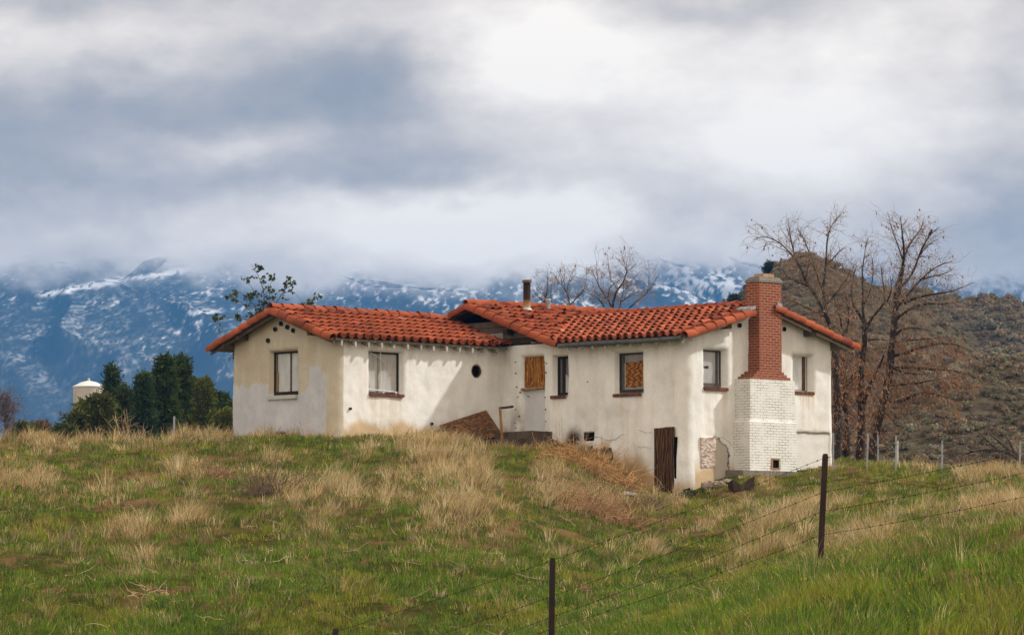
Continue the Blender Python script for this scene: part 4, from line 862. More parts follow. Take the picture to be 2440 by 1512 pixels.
for (px, py, sd_) in ((640, 811, 'AB'), (657, 784, 'AB'), (671, 771, 'AB'), (686, 779, 'AB'), (700, 787, 'AB'), (1760, 775, 'DE'), (1866, 784, 'DE'), (833, 973, 'BC'), (1027, 1009, 'BC')):
    c, z = PIX[sd_](px, py); T2 = SIDE[sd_]; r_ = .05 if sd_ != 'BC' else .03; hp = MB()
    ring = [(math.cos(k*math.pi/6), math.sin(k*math.pi/6)) for k in range(12)]
    hp.add([T2(c+r_*1.2*x, .0, z+r_*1.2*y) for x, y in ring]+[T2(c+r_*1.2*x, .05, z+r_*1.2*y) for x, y in ring]+[T2(c+r_*.8*x, .055, z+r_*.8*y) for x, y in ring], [(k, (k+1) % 12, 12+(k+1) % 12, 12+k) for k in range(12)]+[(12+k, 12+(k+1) % 12, 24+(k+1) % 12, 24+k) for k in range(12)]+[tuple(range(24, 36))], [(.10, .07, .05)]*24+[(.004, .004, .004)]*12)
    hp.build('vent_hole', M['wood'], house)  # raised disc, its black centre painting the shade of the hole
#@@PART4
# ================================================================== TREES
QR = np.random.default_rng(21)
def wander(p, d, Ls, n, curl, droop):
    pts = [np.array(p, float)]; d = np.array(d, float)
    for i in range(n):
        d = d+QR.normal(0, curl, 3)+np.array((0, 0, droop)); d /= np.linalg.norm(d); pts.append(pts[-1]+d*Ls/n)
    return pts
def leafquad(mb, p, sz, col, hang=0):
    a = QR.normal(size=3); a /= np.linalg.norm(a); b = np.cross(a, QR.normal(size=3)); b /= np.linalg.norm(b)
    if hang: b = np.array((QR.normal(0, .25), QR.normal(0, .25), -1.))
    a = np.cross(b, a); a /= np.linalg.norm(a)+1e-6
    p = np.asarray(p); w = sz*.35
    mb.add([p, p+b*sz*.5+a*w, p+b*sz, p+b*sz*.5-a*w], [(0, 1, 2, 3)], tuple(col))
def bare_tree(name, label, limbs, Y, group, twl=(.5, 1.2), dens=5., leaf=0, lcol=(.30, .145, .07), base=True, droop=-.02, bcol=(.038, .030, .025), tcol_=(.25, .185, .145), leafsz=(.045, .095), sub=3, up=.35, twr=.0055, hang=1, lower=None, rs=.88):
    pts_all = []
    for (poly, r0, r1) in limbs:
        k = len(pts_all); pp = []
        off = np.cumsum(QR.normal(0, .16, len(poly))) if k else QR.normal(0, .05, len(poly))
        for i, (px, py) in enumerate(poly): pp.append(P(px, py, Y+float(off[i])))
        if k and len(pts_all):   # start on the nearest earlier limb point
            cand = np.concatenate([np.array(q) for q, _, _ in pts_all]); pr = np.array([proj(*c) for c in cand]); j = int(np.argmin(((pr-np.array(poly[0]))**2).sum(1)))
            dy = cand[j][1]-pp[0][1]; pp = [P(px, py, Y+float(off[i])-float(off[0])+(cand[j][1]-Y)) for i, (px, py) in enumerate(poly)]
        pts_all.append((pp, r0, r1))
    root = pts_all[0][0][0].copy(); gz = float(H(np.array([root[0]]), np.array([root[1]]))[0])
    t = thing(name, label, 'tree', (float(root[0]), float(root[1]), gz), 0, group); off0 = np.array((root[0], root[1], gz))
    tk, tw, lf = MB(), MB(), MB()
    for i, (pp, r0, r1) in enumerate(pts_all):
        dn = []
        for a, b in zip(pp[:-1], pp[1:]):
            m = max(2, int(np.linalg.norm(b-a)/.28))
            for q in range(m): dn.append(a+(b-a)*q/m+QR.normal(0, .018, 3)*(q > 0))
        dn.append(pp[-1]); dn = np.array(dn)
        for _ in range(2): dn[1:-1] = dn[1:-1]*.5+(dn[:-2]+dn[2:])*.25
        if base and i == 0 or (base and abs(limbs[i][0][0][1]-limbs[0][0][0][1]) < 25): dn = np.concatenate([[np.array((dn[0][0], dn[0][1], gz-.3))], dn])
        rad = rs*np.linspace(r0, r1, len(dn))*(1+QR.normal(0, .06, len(dn)))
        tk.tube([p-off0 for p in dn], rad, 7 if r0 > .05 else 5, tuple(np.array(bcol)*QR.uniform(.8, 1.2)))
        seglen = np.r_[0, np.cumsum(np.linalg.norm(np.diff(dn, axis=0), axis=1))]; Lt = seglen[-1]
        nb = int(Lt*dens*(3.5 if leaf < 2 and sub > 2 else 1.3))
        for s_ in np.sort(QR.uniform((.30 if i == 0 else .08)*Lt, Lt, nb)):
            j = min(len(dn)-2, int(np.searchsorted(seglen, s_))-1); p = dn[max(j, 0)]; tg = dn[max(j, 0)+1]-p; tg = tg/np.linalg.norm(tg)
            lowp = lower is not None and proj(*p)[1] > lower
            d = tg*QR.uniform(.2, .9)+QR.normal(0, .75, 3)+np.array((0, 0, up if not lowp else .0)); d /= np.linalg.norm(d)
            Ls = QR.uniform(*twl)*(.55+.45*(1-s_/Lt)); drp = droop if not lowp else droop-.16
            w = wander(p, d, Ls, 5, .22, drp); r_ = min(np.interp(s_, seglen, rad)*.55, twr*1.5)
            tw.tube([q-off0 for q in w], np.linspace(r_, twr*.55, 6), 3, tuple(np.array(tcol_)*QR.uniform(.7, 1.4)), cap=False)
            for _ in range(sub):
                k = QR.integers(1, 6); d2 = (w[min(k+1, 5)]-w[k-1]); d2 = d2/np.linalg.norm(d2)+QR.normal(0, .7, 3); d2 /= np.linalg.norm(d2)
                w2 = wander(w[k], d2, Ls*QR.uniform(.3, .65), 4, .3, drp*1.3); tw.tube([q-off0 for q in w2], np.linspace(twr*.7, twr*.4, 5), 3, tuple(np.array(tcol_)*QR.uniform(.7, 1.5)), cap=False)
                for _ in range(QR.poisson(leaf*(3.6 if lowp else .25))): leafquad(lf, w2[QR.integers(1, 5)]-off0, QR.uniform(*leafsz), np.array(lcol)*QR.uniform(.6, 1.5), hang)
    tk.build('trunk', M['bark'], t, smooth=True); tw.build('twigs', M['bark'], t)
    if lf.v: lf.build('leaves' if not hang else 'dry_leaves', M['leaf'], t)
    return t, pts_all
def T2(l): return [(1727+.4726*x, 476.4+.4726*y) for x, y in l]
GT = 'bare winter trees behind the right wing'
tr_r, pr_ = bare_tree('bare_tree', 'tallest bare tree with a forked leaning trunk, rightmost behind the house', [
    (T2([(738, 1296), (765, 1150), (790, 1050), (808, 960), (825, 900), (838, 790), (845, 680), (858, 560)]), .17, .10),
    (T2([(858, 560), (872, 500), (885, 420), (897, 330), (905, 250), (890, 180), (884, 80)]), .085, .012), (T2([(858, 570), (850, 470), (875, 400), (900, 300)]), .07, .03),
    (T2([(895, 300), (870, 230), (845, 160), (828, 100)]), .03, .01), (T2([(897, 320), (920, 230), (955, 190), (985, 150), (1000, 108)]), .035, .01),
    (T2([(880, 440), (930, 400), (965, 330), (990, 240), (1030, 175), (1055, 155), (1080, 138)]), .05, .01), (T2([(975, 290), (1020, 220), (1078, 195)]), .022, .008),
    (T2([(870, 540), (925, 470), (985, 400), (1050, 350), (1090, 320), (1145, 310)]), .05, .01), (T2([(985, 400), (1060, 380), (1120, 370), (1150, 345)]), .03, .008),
    (T2([(865, 600), (920, 550), (990, 525), (1060, 520), (1120, 528), (1180, 512)]), .055, .012), (T2([(905, 520), (960, 490), (1040, 475), (1130, 470), (1190, 440), (1250, 418)]), .05, .009),
    (T2([(846, 690), (890, 640), (950, 640), (1040, 660)]), .05, .012), (T2([(812, 1000), (850, 1025), (910, 1005), (965, 975), (1020, 965), (1090, 990), (1170, 1008)]), .075, .014),
    (T2([(828, 830), (900, 880), (960, 870), (1000, 880)]), .05, .015), (T2([(835, 790), (920, 770), (1010, 730), (1100, 720), (1180, 730), (1240, 760)]), .05, .008),
    (T2([(830, 850), (930, 840), (1050, 860), (1150, 850), (1215, 885), (1290, 900)]), .05, .008), (T2([(840, 720), (930, 700), (1040, 700), (1130, 690)]), .04, .008), (T2([(815, 940), (900, 930), (1000, 920), (1090, 900), (1180, 890)]), .045, .008),
    (T2([(820, 910), (770, 860), (740, 800)]), .04, .01)], 133, GT, leaf=1.0, dens=5.2, droop=-.03, lower=800, twl=(.5, 1.25))
bare_tree('bare_tree', 'bare tree with a slim upright trunk between its two bare neighbours', [
    (T2([(680, 1285), (690, 1180), (688, 1050), (682, 920), (690, 810), (705, 700), (700, 600)]), .15, .08), (T2([(700, 620), (670, 565), (640, 530), (636, 450), (640, 390), (665, 330)]), .06, .01), (T2([(706, 650), (745, 580), (790, 540), (815, 515), (800, 430), (785, 330)]), .06, .01),
    (T2([(700, 600), (690, 520), (697, 430), (690, 340), (705, 250), (720, 190)]), .045, .008), (T2([(694, 1030), (725, 950), (760, 880), (783, 830), (800, 780)]), .08, .025), (T2([(705, 710), (760, 695), (850, 715)]), .04, .012), (T2([(815, 515), (850, 450), (830, 380)]), .03, .008),
    (T2([(688, 880), (640, 850), (600, 830)]), .03, .01), (T2([(690, 1010), (650, 1010), (610, 1030)]), .03, .01), (T2([(690, 540), (735, 470), (750, 380), (740, 290)]), .03, .008), (T2([(685, 960), (640, 930), (605, 960)]), .03, .008)], 131, GT, leaf=.8, dens=5.2, twl=(.5, 1.2), lower=820)
bare_tree('bare_tree', 'bare tree with an arching left limb reaching over the brick chimney', [
    (T2([(565, 1275), (575, 1150), (568, 1000), (560, 880), (552, 760), (545, 690)]), .16, .10), (T2([(545, 690), (520, 600), (495, 560), (470, 500), (430, 440), (405, 410), (385, 350), (355, 300)]), .07, .03), (T2([(355, 300), (335, 220), (322, 150), (318, 90)]), .03, .008), (T2([(355, 300), (310, 240), (250, 195), (190, 180), (140, 200)]), .03, .008),
    (T2([(525, 610), (500, 520), (490, 450), (508, 350), (515, 250), (520, 170), (545, 110), (585, 75)]), .06, .008), (T2([(492, 460), (465, 380), (435, 310), (415, 230), (375, 150), (355, 140)]), .035, .008), (T2([(430, 440), (380, 420), (320, 400), (290, 350)]), .03, .008), (T2([(510, 330), (560, 280), (600, 240)]), .03, .008),
    (T2([(400, 410), (420, 330), (435, 260)]), .025, .008), (T2([(500, 540), (560, 470), (610, 400), (650, 330)]), .035, .008), (T2([(545, 700), (480, 640), (400, 600), (330, 590)]), .04, .008), (T2([(550, 740), (600, 680), (640, 600)]), .03, .008), (T2([(520, 600), (450, 560), (370, 520), (310, 500)]), .035, .008)], 129.5, GT, leaf=.9, dens=5.5, lower=760)
bare_tree('bare_tree', 'bare tree with a thick pale trunk touching the right corner of the house', [
    (T2([(610, 1280), (612, 1150), (605, 1020), (596, 900), (590, 800), (602, 700)]), .14, .07), (T2([(602, 700), (590, 620), (560, 540), (545, 450)]), .05, .01), (T2([(596, 860), (560, 800), (545, 740)]), .05, .012), (T2([(602, 700), (630, 620), (625, 540), (600, 480)]), .045, .008), (T2([(600, 960), (640, 900), (655, 830)]), .04, .01), (T2([(606, 1060), (575, 990), (555, 930)]), .04, .012)], 130, GT, leaf=1.1, dens=7, tcol_=(.14, .095, .065), lower=820)
def T6(l): return [(1250.6+.1464*x, 583.6+.1464*y) for x, y in l]
GC = 'bare trees showing above the middle roof'
bare_tree('bare_tree', 'bare spreading tree crown above the middle roof, right of the thin vent pipe', [
    (T6([(1420, 1700), (1420, 1300), (1418, 980), (1450, 870), (1500, 720), (1560, 650), (1620, 560), (1655, 450)]), .10, .03), (T6([(1655, 450), (1620, 330), (1590, 200), (1560, 60)]), .02, .006), (T6([(1655, 450), (1660, 300), (1665, 150)]), .018, .006), (T6([(1660, 440), (1730, 380), (1800, 320), (1840, 250)]), .02, .006),
    (T6([(1405, 1010), (1345, 860), (1250, 770), (1200, 680), (1130, 520), (1060, 370)]), .055, .008), (T6([(1350, 850), (1375, 670), (1430, 640)]), .04, .01), (T6([(1500, 720), (1430, 590), (1380, 520), (1350, 330), (1330, 160)]), .03, .006), (T6([(1530, 1030), (1570, 900), (1600, 760), (1610, 620)]), .045, .01),
    (T6([(1570, 920), (1680, 850), (1760, 790), (1850, 740), (1920, 770), (2100, 770)]), .035, .006), (T6([(1700, 1020), (1790, 940), (1880, 860), (1980, 790), (2090, 640), (2145, 520)]), .045, .006), (T6([(1285, 1000), (1220, 880), (1100, 820), (980, 760), (900, 720)]), .045, .006), (T6([(1350, 870), (1200, 850), (1110, 720), (1100, 560)]), .03, .006), (T6([(1600, 760), (1720, 640), (1760, 540), (1860, 440)]), .025, .006), (T6([(1980, 790), (2030, 560), (2010, 330)]), .02, .006), (T6([(1200, 680), (1170, 480), (1160, 250)]), .02, .005)], 138, GC, leaf=.3, dens=4.6, twl=(.35, .9), sub=3, twr=.0055, rs=.5)
bare_tree('bare_tree', 'bare thin tree crown above the middle roof, directly right of the rusty flue', [
    (T6([(320, 1700), (320, 1250), (318, 940), (330, 820), (380, 720), (372, 560), (352, 340)]), .08, .006), (T6([(318, 940), (250, 870), (180, 820), (120, 680)]), .04, .006), (T6([(330, 900), (340, 780), (230, 700), (180, 620)]), .03, .006), (T6([(700, 1250), (740, 960), (690, 780), (590, 640), (490, 540), (450, 430)]), .05, .006), (T6([(740, 965), (820, 880), (900, 800), (980, 740), (1010, 550), (1000, 380)]), .045, .006), (T6([(680, 760), (700, 600), (760, 480), (770, 400)]), .025, .006), (T6([(600, 650), (580, 520), (520, 410)]), .022, .006), (T6([(640, 700), (640, 540), (635, 380)]), .02, .006), (T6([(430, 930), (420, 780), (440, 600)]), .03, .006), (T6([(560, 960), (690, 910), (760, 850)]), .03, .006)], 141, GC, leaf=.25, dens=4.6, twl=(.35, .85), sub=3, twr=.0055, rs=.5)
def T1(l): return [(476.4+.315*x, 595.5+.315*y) for x, y in l]
bare_tree('leafy_tree', 'slender tree with sparse green leaves behind the left gable', [
    (T1([(470, 1350), (465, 900), (462, 620), (470, 500), (485, 400), (490, 300), (450, 210), (430, 170), (385, 105)]), .07, .006), (T1([(465, 520), (400, 400), (330, 330), (270, 300), (255, 320)]), .03, .005), (T1([(490, 340), (540, 270), (545, 190)]), .02, .005), (T1([(468, 560), (530, 420), (530, 320)]), .025, .005), (T1([(468, 560), (580, 400), (620, 320), (660, 270), (740, 260)]), .03, .005),
    (T1([(465, 580), (380, 460), (300, 370), (200, 345), (170, 365)]), .03, .005), (T1([(463, 600), (370, 520), (280, 510), (200, 520), (100, 505)]), .03, .005), (T1([(620, 330), (690, 300), (730, 340), (770, 380)]), .018, .005), (T1([(580, 520), (780, 420), (850, 400), (865, 345)]), .022, .005), (T1([(470, 480), (440, 340), (370, 260), (340, 200)]), .02, .005), (T1([(120, 520), (135, 570)]), .01, .004), (T1([(462, 800), (300, 800), (215, 850)]), .02, .005), (T1([(470, 480), (500, 380), (570, 280)]), .02, .005)], 126.5, None, leaf=16., dens=4.4, twl=(.2, .5), sub=2, rs=.55, lcol=(.055, .075, .018), tcol_=(.12, .10, .075), bcol=(.12, .10, .08), leafsz=(.07, .14), hang=0, twr=.007)
# ---- conifers at the left
def conifer(name, label, px, ptop, w, Y, seed, group, col=(.026, .042, .016), nb=230, shape=1.0, pbase=1075, lean=0, rnd=False, gz=None):
    r = np.random.default_rng(seed); top = P(px+lean, ptop+(14 if gz is None else 2), Y); gx_ = P(px, pbase, Y)[0]; col = (2.5*col[0], 2.15*col[1], 1.3*col[2])
    if gz is None: gz = float(H(np.array([gx_]), np.array([Y]))[0])
    ht = top[2]-gz; R = w/2/F*Y
    t = thing(name, label, 'tree', (float(gx_), float(Y), gz), 0, group); tk = MB(); ax = np.array((top[0]-gx_, 0, ht))
    tk.tube([ax*0-np.array((0, 0, .3)), ax*.5, ax*.98], [.035*ht*.6+.03, .02*ht*.6+.02, .01], 6, (.06, .045, .035))
    V, Cc = [], []; br = MB()
    for i in range(nb):
        f = r.uniform(.10, 1)**(.85 if not rnd else .6); a = r.uniform(0, 6.283)
        prof = ((1-f)**(.95*shape)*(.72+.30*abs(math.sin(f*11+seed))))*1.1+.04 if not rnd else math.sqrt(max(0, 1-((f-.45)/.56)**2))+.05
        rr = R*prof*r.uniform(.30, 1.15)*(1+.34*math.sin(a*2+f*9+seed)); c0 = ax*f; d = np.array((math.cos(a), math.sin(a), r.uniform(.05, .55)))
        e_ = c0+d*rr; br.tube([c0, c0+d*rr*.55-np.array((0, 0, .03*rr)), e_], [.018, .012, .006], 3, (.05, .04, .03), cap=False)
        nt_ = int(14+10*prof)
        tpos = c0+(e_-c0)*(r.uniform(.35, 1.05, (nt_, 1))**.6)+r.normal(0, .10+.05*R, (nt_, 3))
        dd = d/np.linalg.norm(d)+r.normal(0, .55, (nt_, 3))+np.array((0, 0, .25)); dd /= np.linalg.norm(dd, axis=1)[:, None]
        sz = r.uniform(.11, .25, (nt_, 1)); cb = np.array(col)*r.uniform(.65, 1.45)*np.array((r.uniform(.85, 1.25), 1, r.uniform(.8, 1.3)))
        for _k in range(3):
            s_ = np.cross(dd, r.normal(size=(nt_, 3))); s_ /= np.linalg.norm(s_, axis=1)[:, None]; w_ = s_*sz*.22
            dk2 = dd+r.normal(0, .35, (nt_, 3))
            V.append(np.stack([tpos-w_*.5, tpos+w_*.5, tpos+dk2*sz+w_*.6, tpos+dk2*sz-w_*.6], 1).reshape(-1, 3)); Cc.append(np.repeat(cb*r.uniform(.7, 1.35, (nt_, 1)), 4, 0))
    tk.build('trunk', M['bark'], t); br.build('branches', M['bark'], t)
    V = np.concatenate(V); npmesh('crown', V, np.arange(len(V)).reshape(-1, 4), None, M['needle'], np.clip(np.concatenate(Cc), 0, 1), t)
    return t
GP = 'dark evergreens left of the house'
conifer('pine_tree', 'tallest broad dark pine with a double top, left of the house', 393, 843, 78, 232, 31, GP, (.022, .038, .015), 420, .75)
conifer('pine_tree', 'second dark spire fused to the right side of the tallest pine', 432, 843, 76, 236, 32, GP, (.022, .038, .015), 420, .75)
conifer('pine_tree', 'slim dark pine with a bare whorled tip right beside the tank', 267, 866, 50, 240, 33, GP, (.020, .038, .022), 240, .9)
conifer('pine_tree', 'narrow bluish pine with a thin tip left of the tallest pine', 343, 884, 56, 228, 34, GP, (.020, .040, .024), 260, .8)
conifer('pine_tree', 'round olive pine in front of the water tank', 212, 960, 88, 222, 35, GP, (.034, .048, .017), 330, .6, rnd=True)
conifer('pine_tree', 'ragged olive pine in front of the slim dark pine', 240, 938, 50, 219, 44, GP, (.036, .048, .018), 260, .6, rnd=True)
conifer('pine_tree', 'open ragged pine between the tank pine and the bluish pine', 300, 917, 60, 238, 36, GP, (.024, .038, .018), 190, .7)
conifer('pine_tree', 'pointed olive pine between the tallest pine and the house', 486, 898, 54, 225, 37, GP, (.040, .054, .020), 260, .8)
conifer('pine_tree', 'far dark pine half hidden by the left house wall', 535, 934, 66, 260, 38, GP, (.020, .036, .016), 220, .8)
conifer('leafy_bush', 'yellow-green round bush beside the left house wall', 537, 978, 44, 215, 39, None, (.05, .066, .020), 170, .5, rnd=True)
conifer('pine_tree', 'dark pine right behind the pointed olive pine', 462, 900, 66, 244, 45, GP, (.022, .038, .015), 300, .7)
conifer('pine_tree', 'low dark pine filling the gap beside the left house wall', 514, 930, 62, 240, 46, GP, (.022, .036, .015), 280, .7)
conifer('small_shrub', 'small dark shrub standing at the far left field edge', 52, 1006, 34, 212, 40, 'small shrubs at the left field edge', (.030, .046, .018), 110, .5, rnd=True)
conifer('small_shrub', 'small rounded olive shrub right of the dark one', 78, 1010, 26, 214, 41, 'small shrubs at the left field edge', (.040, .050, .022), 90, .5, rnd=True)
conifer('small_shrub', 'small grey-brown shrub beside the pale road', 102, 1003, 26, 218, 42, 'small shrubs at the left field edge', (.075, .062, .058), 90, .5, rnd=True)
conifer('small_shrub', 'low dark shrub below the round tank pine', 152, 1013, 42, 216, 43, 'small shrubs at the left field edge', (.026, .040, .018), 120, .5, rnd=True)
tl = lambda l: [(.3545*x, 565.7+.3545*y) for x, y in l]
bare_tree('bare_shrub', 'grey-brown twiggy bare shrub at the left picture edge', [(tl([(40, 1330), (38, 1240), (35, 1150), (20, 1040)]), .04, .008), (tl([(38, 1240), (60, 1150), (70, 1060)]), .03, .008), (tl([(38, 1250), (10, 1150), (-10, 1060)]), .03, .008), (tl([(40, 1280), (85, 1180), (100, 1110)]), .03, .008), (tl([(36, 1200), (45, 1110), (40, 1030)]), .02, .006)], 180, None, dens=9, twl=(.5, 1.1), tcol_=(.13, .10, .105), bcol=(.11, .09, .09), twr=.010, leaf=0)
for (px, py, w, Y, sd_, lb) in ((1838, 630, 30, 486, 61, 'dark round tree on the shoulder of the pointed hill'), (1801, 674, 14, 470, 62, 'tiny dark tree on the hillside left of the chimney'), (1748, 705, 20, 462, 63, 'tiny grey-green tree at the foot of the pointed hill')):
    hvz = hv.reshape(-1, 3); gx2 = P(px, py, Y)[0]; k = int(np.argmin((hvz[:, 0]-gx2)**2+(hvz[:, 1]-Y)**2))
    zb_ = min(float(hvz[k, 2])-.1, float(P(px, py+w*.8, Y)[2]))
    conifer('hill_tree', lb, px, py, w, Y, sd_, 'dark trees on the pointed hill', (.016, .024, .018), 150, .5, pbase=py+w, rnd=True, gz=zb_)
# ================================================================== WATER TANK, ROAD
wt = MB(); Yt = 900.; tc_ = P(211.5, 925, Yt); R = 37.5/F*Yt; zt = P(211, 921, Yt)[2]; zg = .036*Yt; zp = P(211, 906, Yt)[2]
tko = thing('water_tank', 'cream water tank with a low cone roof behind the pines', 'tank', (float(tc_[0]), Yt, float(H(np.array([tc_[0]]), np.array([Yt]))[0])))
zl = lambda z: z-tko.location.z
n_ = 48
sh = MB(); vs, cs_ = [], []
for z, c in ((zl(zt)-18, (.50, .44, .33)), (zl(zt)-4.6, (.50, .44, .33)), (zl(zt)-3.6, (.52, .46, .34)), (zl(zt)-1.8, (.53, .47, .35)), (zl(zt), (.54, .48, .36))):
    for k in range(n_):
        w = 2*math.pi*k/n_; vs.append((R*math.cos(w), R*math.sin(w), z)); stn = .72 if (TR.random() < .30 and -4.7 < z-zl(zt) < -1.0) else 1; cs_.append(tuple(x*stn for x in c))
sh.add(vs, [(i*n_+k, i*n_+(k+1) % n_, (i+1)*n_+(k+1) % n_, (i+1)*n_+k) for i in range(4) for k in range(n_)], cs_); sh.build('tank_shell', M['tank'], tko, smooth=True)
rf = MB(); vs = [(r_*math.cos(2*math.pi*k/n_), r_*math.sin(2*math.pi*k/n_), z) for r_, z in ((R+.12, zl(zt)-.1), (R+.12, zl(zt)+.05), (R*.5, zl(zt)+.72*(zp-zt)), (.05, zl(zp))) for k in range(n_)]
rf.add(vs, [(i*n_+k, i*n_+(k+1) % n_, (i+1)*n_+(k+1) % n_, (i+1)*n_+k) for i in range(3) for k in range(n_)], (.74, .73, .68)); rf.build('cone_roof', M['tank'], tko)
vt = MB(); vt.tube([(0, 0, zl(zp)-.1), (0, 0, zl(zp)+.45)], .22, 8, (.6, .55, .45)); vt.build('roof_vent', M['tank'], tko)
rd = MB(); Yr = 300.
rp = [P(84, 1041, Yr-20), P(130, 1041, Yr-30), P(166, 1012, Yr+15), P(137, 1013, Yr+22)]
rd.add([tuple(p) for p in rp]+[(p[0], p[1], p[2]-14) for p in rp], [(0, 1, 2, 3), (0, 4, 5, 1), (1, 5, 6, 2), (2, 6, 7, 3), (3, 7, 4, 0)], (.3, .3, .3)); tag(rd.build('road', M['road']), kind='structure')
# ================================================================== FENCES
def tpost(mb, p, top, w, wd, fl=True):
    p, top = np.array(p, float), np.array(top, float); d = top-p; X = np.array((1., 0, 0)); Yv = np.array((0, 1., 0))
    sec = [(-w/2, 0), (w/2, 0), (w/2, wd*.22), (wd*.14, wd*.3), (wd*.14, wd), (-wd*.14, wd), (-wd*.14, wd*.3), (-w/2, wd*.22)]
    ch_ = .03
    rows = [(p-np.array((0, 0, .3)), 1), (p+d*(1-.022), 1), (top, .72)]
    vs = [q+X*a*s_+Yv*b for q, s_ in rows for a, b in sec]; k = len(sec)
    mb.add(vs, [(i*k+j, i*k+(j+1) % k, (i+1)*k+(j+1) % k, (i+1)*k+j) for i in range(2) for j in range(k)]+[tuple(range(k)), tuple(2*k+j for j in range(k))], (.1, .1, .1))
    for t in np.arange(.08, .98, .045):   # studs on the face
        q = p+d*t; mb.box(lambda a, b, c: q+np.array((a, b, c)), -.008, .008, -.008, .003, -.008, .008, (.1, .1, .1))
fen = thing('barbed_wire_fence', 'barbed wire fence on dark steel posts crossing the grassy foreground', 'fence', tuple(P(1315, 1628, 52)))
f0 = np.array(fen.location); FP = []
for (bx, by, tx, ty, Y) in ((792, 1790, 799, 1496, 52.5), (1311, 1632, 1316, 1328, 52), (1948, 1376, 1966, 1080, 51), (2640, 1240, 2652, 945, 50)):
    b_, t_ = P(bx, by, Y), P(tx, ty, Y+.05); b_[2] = min(b_[2], float(H(np.array([b_[0]]), np.array([b_[1]]))[0]))-.05
    mb = MB(); tpost(mb, b_-f0, t_-f0, .066, .05); mb.build('fence_post', M['post'], fen); FP.append((bx, by, tx, ty, Y))
WY = [(1503, 1587, 1637, 1664), (1333.5, 1418.5, 1468, 1495.5), (1091, 1172, 1218, 1274), (953, 1030, 1079, 1134)]
for k in range(4):
    pts = []
    xs_ = [799, 1316, 1962-k*3, 2650]; knots = [(30, WY[0][k]+262, 53.)]+[(xs_[i], WY[i][k], FP[i][4]) for i in range(4)]
    wm = MB()
    for (a, b) in zip(knots[:-1], knots[1:]):
        m = 26
        for i in range(m):
            t = i/m; px = a[0]+(b[0]-a[0])*t; py = a[1]+(b[1]-a[1])*t+5*4*t*(1-t)*(.6+.3*k); Y = a[2]+(b[2]-a[2])*t; pts.append(P(px, py, Y-.03)-f0)
    pts.append(P(*knots[-1])-f0)
    wm.tube(pts, .0021, 4, (.03, .02, .015))
    for p, q in zip(pts[:-1], pts[1:]):
        c = p*.6+q*.4; dr_ = (q-p)/np.linalg.norm(q-p)
        for _ in range(2):
            s_ = QR.normal(size=3); s_ -= dr_*s_.dot(dr_); s_ /= np.linalg.norm(s_); wm.tube([c-s_*.014+dr_*.004, c+s_*.014-dr_*.004], .0022, 3, (.03, .02, .015))
        wm.tube([c-dr_*.012, c+dr_*.012], .0042, 5, (.03, .02, .015))
    wm.build('barbed_wire', M['wire'], fen)
bf = None
for (tx, ty, bx, by) in ((1985, 1031, 1984, 1121), (2067.7, 1032, 2064, 1117), (2091, 1035, 2091.6, 1098), (2134.5, 1036, 2133.5, 1122), (2244.4, 1049, 2243.6, 1128), (2431, 1050, 2426, 1136)):
    Y = float(ground_hit(bx, by, 100, 128)[1]); b_ = P(bx, by, Y)
    if bf is None: bf = thing('steel_post_fence', 'row of thin grey steel fence posts on the crest right of the house', 'fence', tuple(b_)); b0_ = b_.copy(); prev = None
    t_ = P(tx, ty, Y); mb = MB(); tpost(mb, b_-b0_, t_-b0_, .045, .04); mb.build('fence_post', M['galv'], bf)
    if prev is not None:
        for hgt in (.92, .62):
            wm = MB(); a = prev[0]+(prev[1]-prev[0])*hgt; c = b_+(t_-b_)*hgt; wm.tube([a-b0_, (a+c)/2-b0_-np.array((0, 0, .03)), c-b0_], .003, 3, (.1, .1, .1)); wm.build('fence_wire', M['wire'], bf)
    prev = (b_, t_)
b_ = ground_hit(2138, 1098, 110, 130); b_ = P(2137, 1098, float(b_[1])); ws = MB(); ws.box(lambda a, b, c: b_+np.array((a+(.012*c), b, c)), -.035, .035, -.012, .012, -.2, P(2134, 1050, float(b_[1]))[2]-b_[2], (.6, .6, .6)); tag(ws.build('white_stake', M['white_paint']), 'short white wooden stake leaning against the grey post behind it', 'stake')
# ================================================================== SMALL THINGS ROUND THE HOUSE
def LW(u, v, z): return loc(u, v, z)
def brd(name, corners, th, mt, label, cat):
    c = [np.array(p) for p in corners]; nrm = np.cross(c[1]-c[0], c[3]-c[0]); nrm /= np.linalg.norm(nrm); mb = MB(); o0 = c[0].copy()
    mb.add([p-o0 for p in c]+[p+nrm*th-o0 for p in c], [(0, 1, 2, 3), (7, 6, 5, 4), (0, 4, 5, 1), (1, 5, 6, 2), (2, 6, 7, 3), (3, 7, 4, 0)], (.12, .07, .035)); o = mb.build(name, mt); o.location = o0; return tag(o, label, cat)
def pbc(px, py, u): v, z = onu(px, py, u); return LW(u, v, z)
brd('strand_board', [pbc(1072, 1060, .50), pbc(1198, 1038, .46), pbc(1157, 977, .12), pbc(1047, 1013, .14)], .018, M['osb'], 'brown strand board leaning tilted against the sunlit wall', 'board')
brd('dark_board', [pbc(1030, 1045, .30), pbc(1085, 1045, .34), pbc(1075, 1018, .06), pbc(1032, 1028, .08)], .02, M['darkwood'], 'dark board wedged behind the leaning strand board', 'board')
def pcd(px, py, o_): u, z = onv(px, py, -o_); return LW(u, -o_, z)
hb = pcd(1197, 1060, .95); hr = thing('handrail', 'broken wooden handrail left of the boarded door', 'handrail', tuple(hb))
mb = MB(); p1 = pcd(1191, 972, .95)-hb; mb.tube([(0, 0, -.1), p1*.5, p1], .035, 4, (.36, .20, .085)); mb.build('post', M['wood'], hr)
